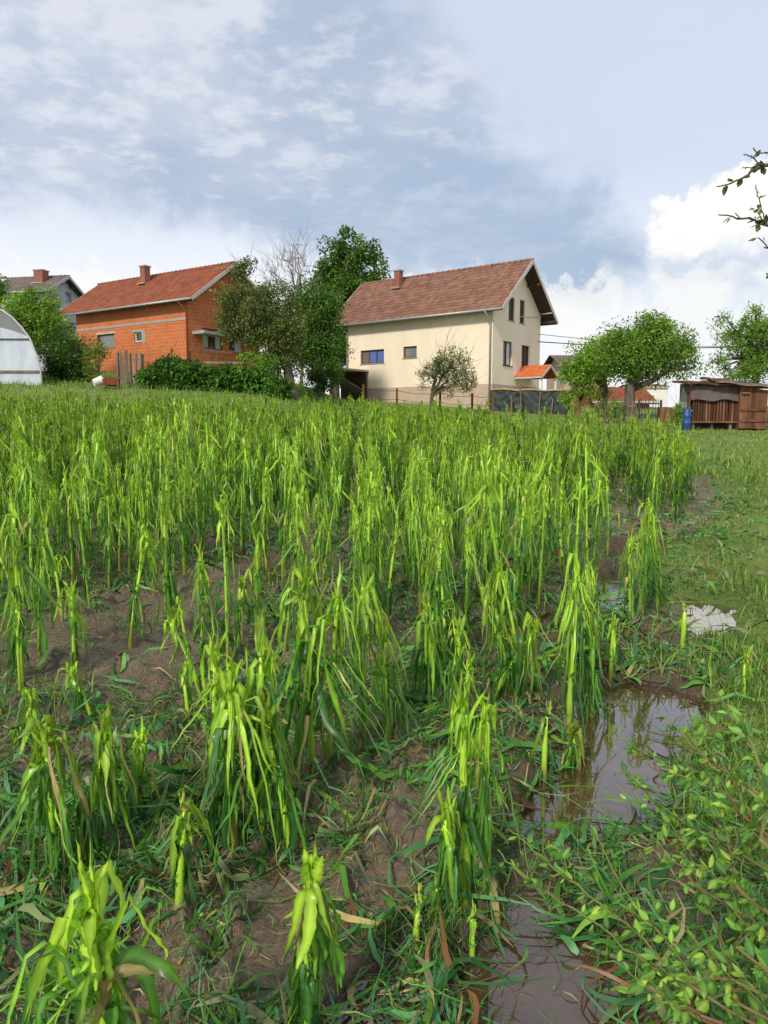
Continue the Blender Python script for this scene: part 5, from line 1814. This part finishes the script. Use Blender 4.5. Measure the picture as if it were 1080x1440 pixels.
mb.add([(-.3, 0, -.05), (.42, 0, -.05), (.18, .3, 1.25), (-.22, .3, 1.25), (-.3, .03, -.05), (.42, .03, -.05), (.18, .33, 1.25), (-.22, .33, 1.25)], [(0, 1, 2, 3), (7, 6, 5, 4), (0, 4, 5, 1), (1, 5, 6, 2), (2, 6, 7, 3), (3, 7, 4, 0)])
mb.build('sheet', M['straw'], pb_)
mb = MB(); mb.beam((.0, .36, -.05), (-.02, .34, 1.1), .05, .04); mb.build('batten', M['wood_grey'], pb_, tint=True)

# ---- plank shed on the right
Ys = 30.0
sb = at(1015, 603, Ys); SG = gz(sb.x, sb.y)
SH = empty('plank_shed', (sb.x, sb.y, SG), 0.0, 'ramshackle brown plank coop with a sloping roof at the right edge', 'shed')
def sx(px): return (px - 1015) * Ys / F
def szz(py): return at(1015, py, Ys).z - SG
zb0 = 0
def boards(name, x0, x1, z0, z1, y_, w, mat, zt=None, gapf=1.0, parent=SH, thick=.025):
    mb = MB(); k = x0
    while k < x1 - .01:
        ww = w * rnd.uniform(.8, 1.2)
        t = (k - x0) / (x1 - x0)
        top = z1 if zt is None else z1 + (zt - z1) * t
        mb.box(k + .006, min(k + ww * gapf, x1), y_ + rnd.uniform(-.012, 0), y_ + thick, z0 + rnd.uniform(-.03, .02), top - rnd.uniform(0, .03), wood_tint())
        k += ww
    return mb.build(name, mat, parent, tint=True)
boards('left_wall', sx(973), sx(1034), szz(593), szz(560), 0, .11, M['wood_red'], gapf=.72)
boards('upper_wall', sx(970), sx(1034), szz(550), szz(536), .02, .16, M['wood_red'], zt=szz(540))
boards('right_wall', sx(1034), sx(1072), szz(603), szz(543), -.25, .15, M['wood_red'], zt=szz(549))
mb = MB(); mb.box(sx(1034), sx(1034) + .03, -.22, 1.1, .0, szz(542), wood_tint()); mb.box(sx(1072), sx(1072) + .03, -.22, 1.1, .0, szz(549), wood_tint()); mb.box(sx(970) - .03, sx(970), .05, 1.1, szz(593), szz(538), wood_tint()); mb.box(sx(970), sx(1072), 1.1, 1.13, 0, szz(541), wood_tint()); mb.build('side_wall', M['wood_red'], SH, tint=True)
mb = MB(); mb.box(sx(968), sx(1036), -.12, -.02, szz(594.5), szz(592.5), wood_tint()); mb.build('floor_beam', M['wood_red'], SH, tint=True)
for zy in (577, 592):
    mb = MB(); mb.box(sx(1035), sx(1071), -.30, -.27, szz(zy) - .04, szz(zy) + .05, wood_tint()); mb.build('cross_board', M['wood_red'], SH, tint=True)
for px in (975, 1001, 1027):
    mb = MB(); mb.box(sx(px) - .05, sx(px) + .05, .0, .1, -.2, szz(594.7), wood_tint()); mb.build('leg', M['wood_grey'], SH, tint=True)
# felt flap hanging over the upper front
V = []; nx = 24
for i_ in range(nx + 1):
    t = i_ / nx
    for s in (0, .33, .66, 1):
        V.append((sx(968) + (sx(1034) - sx(968)) * t, -.05 - .10 * s + .02 * math.sin(t * 25 + s * 4), szz(545.5) + (szz(563) - szz(545.5)) * s + .04 * math.sin(t * 11) * s + (.10 * (1 - t)) * (1 - s)))
Fq = [(i_ * 4 + j, i_ * 4 + 4 + j, i_ * 4 + 5 + j, i_ * 4 + 1 + j) for i_ in range(nx) for j in range(3)]
np_mesh('felt_flap', V, Fq, M['tarp_dark'], SH, smooth=True)
# roof: overlapping warped sheets
def sheet(name, x0, x1, z0, z1, y0, y1, mat, lift=.35, parent=SH):
    mb = MB(); nn_ = 16
    top, bot = [], []
    for i_ in range(nn_ + 1):
        t = i_ / nn_; w = .025 * math.sin(t * 12 + x0)
        zc = z0 + (z1 - z0) * t + w
        top += [(x0 + (x1 - x0) * t, y0, zc), (x0 + (x1 - x0) * t, y1, zc + lift)]
    b_ = [(a_, c_, d_ - .08) for a_, c_, d_ in top]
    n2 = len(top)
    fs = []
    for i_ in range(nn_):
        k = i_ * 2
        fs += [(k, k + 2, k + 3, k + 1), (n2 + k + 1, n2 + k + 3, n2 + k + 2, n2 + k), (k, n2 + k, n2 + k + 2, k + 2), (k + 1, k + 3, n2 + k + 3, n2 + k + 1)]
    fs += [(0, 1, n2 + 1, n2), (n2 - 2, 2 * n2 - 2, 2 * n2 - 1, n2 - 1)]
    mb.add(top + b_, fs, wood_tint())
    return mb.build(name, mat, parent, tint=True)
rf = sheet('roof', sx(960), sx(1042), szz(537), szz(541.5), -.35, 1.3, M['wood_red'], .15)
sheet('roof_board', sx(1000), sx(1085), szz(536), szz(545), -.55, 1.25, M['wood_grey'], .12, rf)
sheet('roof_board', sx(985), sx(1012), szz(531), szz(534.5), -.2, .3, M['wood_red'], .05, rf)
sheet('roof_board', sx(1010), sx(1050), szz(532.5), szz(538.5), -.1, .5, M['wood_grey'], .05, rf)
sheet('roof_board', sx(1036), sx(1078), szz(539), szz(541.5), -.3, .3, M['tarp_dark'], .05, rf)
mb = MB(); mb.beam((sx(1035), -.35, szz(553)), (sx(1046), -.35, szz(553)), .05, .04); mb.build('perch', M['wood_grey'], SH, tint=True)
# green sheet left of the shed
gs = empty('green_sheet_panel', (at(964, 570, 30.3).x, 30.3, gz(at(964, 570, 30.3).x, 30.3)), 0, 'green corrugated sheet standing against the left of the plank coop', 'panel')
mb = MB()
nn_ = 24
zc = gs.location.z
for i_ in range(nn_):
    t0, t1 = i_ / nn_, (i_ + 1) / nn_
    xa, xb = -.22 + .42 * t0, -.22 + .42 * t1
    ya, yb = .02 * math.sin(t0 * 50), .02 * math.sin(t1 * 50)
    zt0 = at(0, 541, 30.3).z - zc; zt1 = at(0, 564, 30.3).z - zc
    mb.add([(xa, ya, zt1), (xb, yb, zt1), (xb + .1 * 1, yb, zt0), (xa + .1, ya, zt0)], [(0, 1, 2, 3)])
mb.build('sheet', M['green_sheet'], gs)
mb = MB(); mb.box(-.2, .18, .03, .08, -.2, at(0, 563.5, 30.3).z - zc); mb.build('lower_board', M['metal'], gs)

# blue barrel
def barrel(name, loc, h, rad, mat, label, cat):
    o_ = empty(name, loc, 0, label, cat)
    mb = MB(); pr_ = [(0, .9), (.04, .97), (.3, 1.0), (.32, 1.05), (.36, 1.05), (.38, 1), (.64, 1), (.66, 1.05), (.70, 1.05), (.72, 1), (.95, .98), (1, .9)]
    mb.tube([(0.0001 * i_, 0, h * a_) for i_, (a_, _) in enumerate(pr_)], [rad * b_ for _, b_ in pr_], 18)
    mb.build('drum', mat, o_, smooth=True)
    mb = MB(); mb.tube([(0, 0, h), (0.0001, 0, h + .02)], rad * .85, 16); mb.build('lid', mat, o_)
    return o_
bp = gp_(967, 29.3)
barrel('plastic_barrel', bp, at(968, 575, 29).z - bp.z, .16, M['blue'], 'tall blue plastic barrel beside the plank coop', 'barrel')

# things by the pear bush at the left
bp = gp_(139, 35.6)
o = empty('bucket', bp + Vector((0, 0, 0)), 0, 'white plastic tub lying in the yard beside the dark fruit bush', 'tub')
ztub = at(139, 535, 35.6).z - bp.z
mb = MB(); mb.tube([(-.16, -.14, ztub - .12), (.16, .1, ztub + .02)], [.17, .22], 16, cap=True); mb.build('tub_body', M['white'], o, smooth=False)
mb = MB(); mb.tube([(.15, .09, ztub + .015), (.175, .11, ztub + .03)], [.24, .24], 16); mb.build('rim', M['white_trim'], o)
mb = MB(); mb.box(-.35, .35, -.25, .3, -.3, ztub - .31, (1, 1, 1)); mb.build('stand', M['wood_grey'], o, tint=True)
bp = gp_(157, 35.4)
o = empty('wheelbarrow', bp, .3, 'rusty red barrow tray tipped left of the upright picket fence', 'wheelbarrow')
zt_ = at(157, 537, 35.4).z - bp.z
mb = MB(); mb.add([(-.3, -.2, zt_ - .15), (.3, -.2, zt_ - .15), (.2, .2, zt_ - .2), (-.2, .2, zt_ - .2), (-.38, -.3, zt_ + .12), (.38, -.3, zt_ + .2), (.3, .3, zt_ + .1), (-.3, .3, zt_ + .05)], [(3, 2, 1, 0), (0, 1, 5, 4), (1, 2, 6, 5), (2, 3, 7, 6), (3, 0, 4, 7)]); mb.build('tray', M['red_metal'], o)
for s in (-1, 1):
    mb = MB(); mb.tube([(s * .2, -.1, zt_ - .16), (s * .25, .25, -.1)], .02, 6); mb.build('leg', M['iron'], o)

# ---- background buildings at the right
def block(name, px0, px1, Y, py_top, depth_, label, wallm, roof=None, roofpx=None, roof_mat=None, wins=(), cat='house', over=.3, ridge=.9):
    a__ = at(px0, 580, Y); b__ = at(px1, 580, Y); g_ = gz(a__.x, Y) - .5
    o_ = empty(name, (a__.x, Y, g_), 0, label, cat)
    w_ = b__.x - a__.x; zt_ = at(px0, py_top, Y).z - g_
    mb = MB(); mb.box(0, w_, 0, depth_, 0, zt_); mb.build('wall', wallm, o_)
    if roof_mat:
        parts__ = []
        tile_roof(parts__, (-over, -over, zt_ - .05), (w_ + over, -over, zt_ - .05), (-over, depth_ / 2, zt_ + ridge), tile_w=.24, course=.36, seed=int(px0))
        tile_roof(parts__, (w_ + over, depth_ + over, zt_ - .05), (-over, depth_ + over, zt_ - .05), (w_ + over, depth_ / 2, zt_ + ridge), tile_w=.24, course=.36, seed=int(px0) + 1)
        v_, q_, c_ = cat_mesh(parts__)
        rr = np_mesh('roof', v_, q_, roof_mat, o_, tint=c_)
        mb = MB(); mb.beam((-over, -over - .03, zt_ - .1), (w_ + over, -over - .03, zt_ - .1), .04, .12); mb.build('fascia', M['white_trim'], rr)
        mb = MB(); mb.add([(.01, .02, zt_), (.01, depth_ - .02, zt_), (.01, depth_ / 2, zt_ + ridge - .06)], [(0, 1, 2)]); mb.add([(w_ - .01, .02, zt_), (w_ - .01, depth_ - .02, zt_), (w_ - .01, depth_ / 2, zt_ + ridge - .06)], [(0, 1, 2)]); mb.build('gable', wallm, o_)
    for (wx0, wx1, wy0, wy1, mt) in wins:
        mb = MB(); q0 = at(wx0, wy0, Y); q1 = at(wx1, wy1, Y)
        mb.box(q0.x - a__.x, q1.x - a__.x, -.05, -.004, q1.z - g_, q0.z - g_); f_ = mb.build('window', M['white'], o_)
        mb = MB(); mb.box(q0.x - a__.x + .06, q1.x - a__.x - .06, -.06, -.052, q1.z - g_ + .06, q0.z - g_ - .06); mb.build('pane', mt, f_)
    return o_


block('brick_outbuilding', 838, 913, 44, 563, 4.0, 'low red brick outbuilding with a tiled roof behind the thick trunked tree', M['brick'], roof_mat=M['tile_red'], ridge=.85, wins=[(846, 858, 567, 577, M['glass'])])
wh = block('white_house', 893, 938, 62, 543, 6.0, 'plain white house wall glimpsed right of the thick trunk', M['white_wall'], roof_mat=M['tile_red'], ridge=.25, over=.1, wins=[(912, 920, 555, 566, M['glass_grey'])])
bl = MB(); Yb = 60
wl = wh.location
bl.box(at(938, 0, Yb).x - wl.x, at(962, 0, Yb).x - wl.x, .0, 3, 0, at(0, 575, Yb).z - wl.z); bl.build('terrace', M['white_wall'], wh)
bl = MB()
for px in range(939, 961, 2):
    bl.box(at(px, 0, Yb).x - wl.x, at(px + .7, 0, Yb).x - wl.x, -.05, -.01, at(0, 575, Yb).z - wl.z, at(0, 563, Yb).z - wl.z)
bl.box(at(938, 0, Yb).x - wl.x, at(962, 0, Yb).x - wl.x, -.07, .01, at(0, 563, Yb).z - wl.z, at(0, 561.5, Yb).z - wl.z)
bl.build('railing', M['white'], wh)
# dark roofed house behind the small trees
dh = block('dark_roofed_house', 792, 850, 56, 512, 6.0, 'brown roofed house mostly hidden behind the yellow-green tree', M['plinth'], roof_mat=M['tile_grey'], ridge=.9, over=.5, wins=[(800, 812, 518, 530, M['glass'])])
dl = dh.location
mb = MB(); mb.beam(at(779, 528, 54) - dl, at(815, 503, 54) - dl, .3, .14); mb.build('lower_verge', M['white_trim'], dh)

# power lines from the gable to the right
for y0_, y1_, lab in ((470, 474, 'upper thin power line from the cream gable towards the right trees'), (480.5, 470, 'thicker lower power line from the cream gable towards the right trees')):
    a_ = at(757, y0_, 47); b_ = at(1150, y1_ + 12, 49)
    pp = [a_.lerp(b_, t) - Vector((0, 0, .35 * math.sin(math.pi * t))) for t in np.linspace(0, 1, 16)]
    mb = MB(); mb.tube([p_ - a_ for p_ in pp], .018 if y0_ < 475 else .03, 4)
    o = mb.build('power_line', M['wire']); o.location = a_
    tag(o, lab, 'power line', 'power lines')
# the pole that carries them, beyond the right edge
pole_p = Vector((b_.x, b_.y, gz(b_.x, b_.y)))
o = empty('power_pole', pole_p, 0, 'wooden power pole beyond the right edge that carries the lines', 'pole')
mb = MB(); mb.tube([(0, 0, -.3), (0, 0, 4), (0, 0, b_.z - pole_p.z + .8)], [.15, .13, .11], 10); mb.build('shaft', M['bark'], o, smooth=True)
mb = MB(); mb.box(-.6, .6, -.06, .06, b_.z - pole_p.z - .1, b_.z - pole_p.z + .02); mb.build('crossarm', M['wood_grey'], o, tint=True)

# ------------------------------------------------------------------ near shrub at the lower right, and the overhanging branch
def oval_leaves(P, D, Up, L, Wd, T, rows=6, curl=0.25, fold=.18):
    """serrated oval leaves: P base, D direction, Up leaf normal; returns arrays"""
    n_ = len(P)
    t = np.linspace(0, 1, rows)
    prof = np.sin(np.pi * np.clip(t * .96 + .02, 0, 1) ** 0.8)
    prof[0] = .06; prof[-1] = 0.02
    side = np.cross(D, Up); side /= np.linalg.norm(side, axis=1, keepdims=True)
    Up = np.cross(side, D)
    cen = P[:, None] + D[:, None] * (L[:, None] * t[None])[..., None] - Up[:, None] * (L[:, None] * curl * t[None] ** 2)[..., None]
    S = np.repeat(side[:, None], rows, 1)
    Wm = Wd[:, None] * prof[None]
    return ribbons(cen, Wm, S, np.repeat(T[:, None], rows, 1), fold)


def leafy_branch(r, path, r0, r1, spacing, L, pal, pw, stems, leaves, side_twigs=0, twig_len=.2, colA=(.20, .07, .045), colB=(.22, .30, .07), start=.1):
    path = [np.array(p_, float) for p_ in path]
    # smooth resample
    pts_ = []
    n_ = len(path)
    for i_ in range(n_ - 1):
        p0_, p1_, p2_, p3_ = path[max(0, i_ - 1)], path[i_], path[i_ + 1], path[min(n_ - 1, i_ + 2)]
        for t in np.linspace(0, 1, 7)[:-1]:
            pts_.append(.5 * ((2 * p1_) + (p2_ - p0_) * t + (2 * p0_ - 5 * p1_ + 4 * p2_ - p3_) * t * t + (3 * p1_ - p0_ - 3 * p2_ + p3_) * t ** 3))
    pts_.append(path[-1])
    P = np.array(pts_); P[1:-1] += r.normal(0, .003, (len(P) - 2, 3))
    k = len(P)
    t = np.linspace(0, 1, k)
    T = np.array(colA)[None] * (1 - t)[:, None] + np.array(colB)[None] * t[:, None]
    stems.append(tube_np(P, r0 + (r1 - r0) * t, 6, T))
    seg = np.linalg.norm(np.diff(P, axis=0), axis=1); cum = np.concatenate([[0], np.cumsum(seg)]); tot = cum[-1]
    s = tot * start
    B, D, U, LL, TT = [], [], [], [], []
    a = r.uniform(0, 6)
    while s < tot:
        p_ = np.array([np.interp(s, cum, P[:, j]) for j in range(3)])
        q_ = np.array([np.interp(min(tot, s + .02), cum, P[:, j]) for j in range(3)]); q0 = np.array([np.interp(max(0, s - .02), cum, P[:, j]) for j in range(3)])
        d_ = (q_ - q0) / (np.linalg.norm(q_ - q0) + 1e-9)
        a += 2.4
        for _ in range(r.integers(1, 4)):
            aa = a + r.normal(0, .6)
            u_ = np.cross(d_, [0, 0, 1]); u_ /= np.linalg.norm(u_) + 1e-9; w_2 = np.cross(u_, d_)
            o_ = u_ * np.cos(aa) + w_2 * np.sin(aa)
            dd = d_ * r.uniform(.2, .8) + o_ * .8 + np.array([0, 0, r.uniform(-.35, .25)]); dd /= np.linalg.norm(dd)
            nrm = np.array([0, 0, 1.0]) + r.normal(0, .45, 3); nrm -= dd * nrm.dot(dd); nrm /= np.linalg.norm(nrm) + 1e-9
            B.append(p_ + dd * .006); D.append(dd); U.append(nrm); LL.append(L * r.uniform(.5, 1.15) * (1 - .3 * s / tot))
            TT.append(np.array(pal)[r.choice(len(pal), p=pw)] * r.uniform(.75, 1.25))
        if side_twigs and r.random() < side_twigs and s < tot * .9:
            aa = r.uniform(0, 6.28); u_ = np.cross(d_, [0, 0, 1]); u_ /= np.linalg.norm(u_) + 1e-9
            o_ = u_ * np.cos(aa) + np.array([0, 0, 1]) * abs(np.sin(aa)) * .7
            e_ = p_ + (d_ * .8 + o_ * .7) * r.uniform(.4, 1) * twig_len
            leafy_branch(r, [p_, (p_ + e_) / 2 + r.normal(0, .01, 3), e_], r1 * 1.2, r1 * .5, spacing, L * .85, pal, pw, stems, leaves, 0, 0, colA, colB, .15)
        s += spacing * r.uniform(.6, 1.4)
    if B:
        LL = np.array(LL)
        leaves.append(oval_leaves(np.array(B), np.array(D), np.array(U), LL, LL * r.uniform(.48, .66, len(LL)), np.array(TT)))


PL = [np.array([.16, .33, .05]), np.array([.25, .43, .06]), np.array([.075, .18, .04]), np.array([.32, .45, .06])]
PLw = [.4, .27, .25, .08]
r = np.random.default_rng(77)
stems, leaves = [], []
base_p = np.array([1.75, 1.25, gz(1.75, 1.25) + .02])
BR = [
    [(1080, 1223, .50), (960, 1157, .42), (875, 1079, .36)],
    [(1080, 1123, .62), (960, 1085, .52), (860, 1031, .45)],
    [(1030, 1422, .30), (957, 1340, .27), (885, 1261, .25), (831, 1160, .30)],
    [(1000, 1440, .22), (941, 1381, .22), (844, 1305, .20), (740, 1233, .20), (700, 1195, .24)],
    [(1040, 1450, .30), (973, 1406, .26), (904, 1321, .24), (828, 1261, .22), (740, 1186, .24), (716, 1165, .27)],
    [(1080, 1400, .34), (1000, 1397, .28), (930, 1370, .22)],
    [(1023, 1277, .36), (960, 1189, .34), (891, 1091, .36)],
    [(1090, 1330, .42), (1040, 1240, .42), (985, 1170, .40)],
    [(1090, 1290, .5), (1030, 1200, .52), (1000, 1100, .55)],
    [(1085, 1180, .62), (1020, 1120, .6), (940, 1085, .55)],
    [(1090, 1080, .75), (1030, 1040, .72), (960, 1030, .66)],
    [(1090, 1440, .3), (1050, 1380, .3), (1010, 1310, .3), (985, 1240, .33)],
    [(1095, 1380, .42), (1060, 1300, .45), (1040, 1200, .5)],
]
for bi, b in enumerate(BR):
    wpts = [base_p] + [np.array(atz(px, py, zz_ + .10)) for px, py, zz_ in b]
    leafy_branch(r, wpts, 00.0045, .0016, .036, .045, PL, PLw, stems, leaves, side_twigs=.22, twig_len=.22, start=.12)
# a spray that comes close to the lens at the right edge
for b in ([(1150, 1250, 1.0), (1085, 1120, 1.03), (1040, 1000, 1.06)], [(1180, 1330, .95), (1110, 1180, .97), (1060, 1080, 1.0)]):
    leafy_branch(r, [base_p + np.array([-.2, .0, .3])] + [np.array(atz(px, py, zz_)) for px, py, zz_ in b], .006, .002, .04, .05, PL, PLw, stems, leaves, start=.45)
root = empty('plum_shrub', base_p, 0, 'leafy green shrub with red-brown shoots reaching over the water from the lower right', 'shrub')
v, q, c = cat_mesh(stems); np_mesh('stems', v - base_p, q, M['plum_stem'], root, tint=c, smooth=True)
v, q, c = cat_mesh(leaves); np_mesh('leaves', v - base_p, q, M['tree_leaf'], root, tint=c)

# overhanging branches of a tree that stands outside the frame
tb_ = np.array([3.3, 3.4, gz(3.3, 3.4)])
root = empty('overhanging_tree', tb_, 0, 'small leaved tree whose thin twigs hang into the sky at the upper right', 'tree')
mb = []
t = np.linspace(0, 1, 8)
TP = np.stack([.15 * t, .1 * t, -.2 + 3.6 * t], -1)
mb.append(tube_np(TP, .10 * (1.2 - .6 * t), 10, np.full((8, 3), .2)))
stems, leaves = [], []
r = np.random.default_rng(5)
DK = [np.array([.08, .13, .025]), np.array([.15, .20, .03]), np.array([.05, .07, .025])]
def tw(pts_, r0=.006, L=.05, sp=.045, st=.3, sw=.25):
    leafy_branch(r, [np.array(p_) - tb_ for p_ in pts_], r0, .0024, sp, L, DK, [.4, .3, .3], stems, leaves, side_twigs=sw, twig_len=.12, colA=(.10, .075, .06), colB=(.10, .08, .05), start=st)
trunk_top = tb_ + TP[5]; trunk_mid = tb_ + TP[4]
Yb = 3.4
tw([trunk_top, at(1180, 200, Yb), at(1085, 231, Yb), at(1062, 238, Yb), at(1040, 253, Yb), at(1008, 262, Yb)], .012, st=.45)
tw([at(1085, 232, Yb), at(1068, 232, Yb), at(1060, 222, Yb), at(1046, 217, Yb)], .004, st=.2)
tw([at(1085, 215, Yb), at(1066, 214, Yb), at(1060, 208, Yb)], .003, st=.2)
tw([trunk_mid, at(1170, 330, Yb), at(1084, 316, Yb), at(1052, 308, Yb), at(1010, 302, Yb)], .011, st=.45)
tw([at(1079, 315, Yb), at(1070, 290, Yb), at(1063, 260, Yb)], .003, st=.1)
tw([at(1130, 322, Yb), at(1090, 350, Yb), at(1066, 334, Yb)], .004, st=.2)
tw([trunk_mid, at(1200, 410, Yb), at(1100, 390, Yb), at(1078, 384, Yb)], .009, st=.6)
for k in range(16):
    aa = r.uniform(-1.2, 2.2); e_ = trunk_top + np.array([math.cos(aa) * 1.3, math.sin(aa) * 1.3, r.uniform(.3, 1.8)])
    tw([trunk_top, (trunk_top + e_) / 2 + r.normal(0, .1, 3), e_], .014, st=.4)
v, q, c = cat_mesh(mb + stems); np_mesh('branches', v, q, M['plum_stem'], root, tint=c, smooth=True)
v, q, c = cat_mesh(leaves); np_mesh('leaves', v, q, M['tree_leaf'], root, tint=c)
print('objects', len(bpy.data.objects), 'verts', sum(len(m_.vertices) for m_ in bpy.data.meshes))
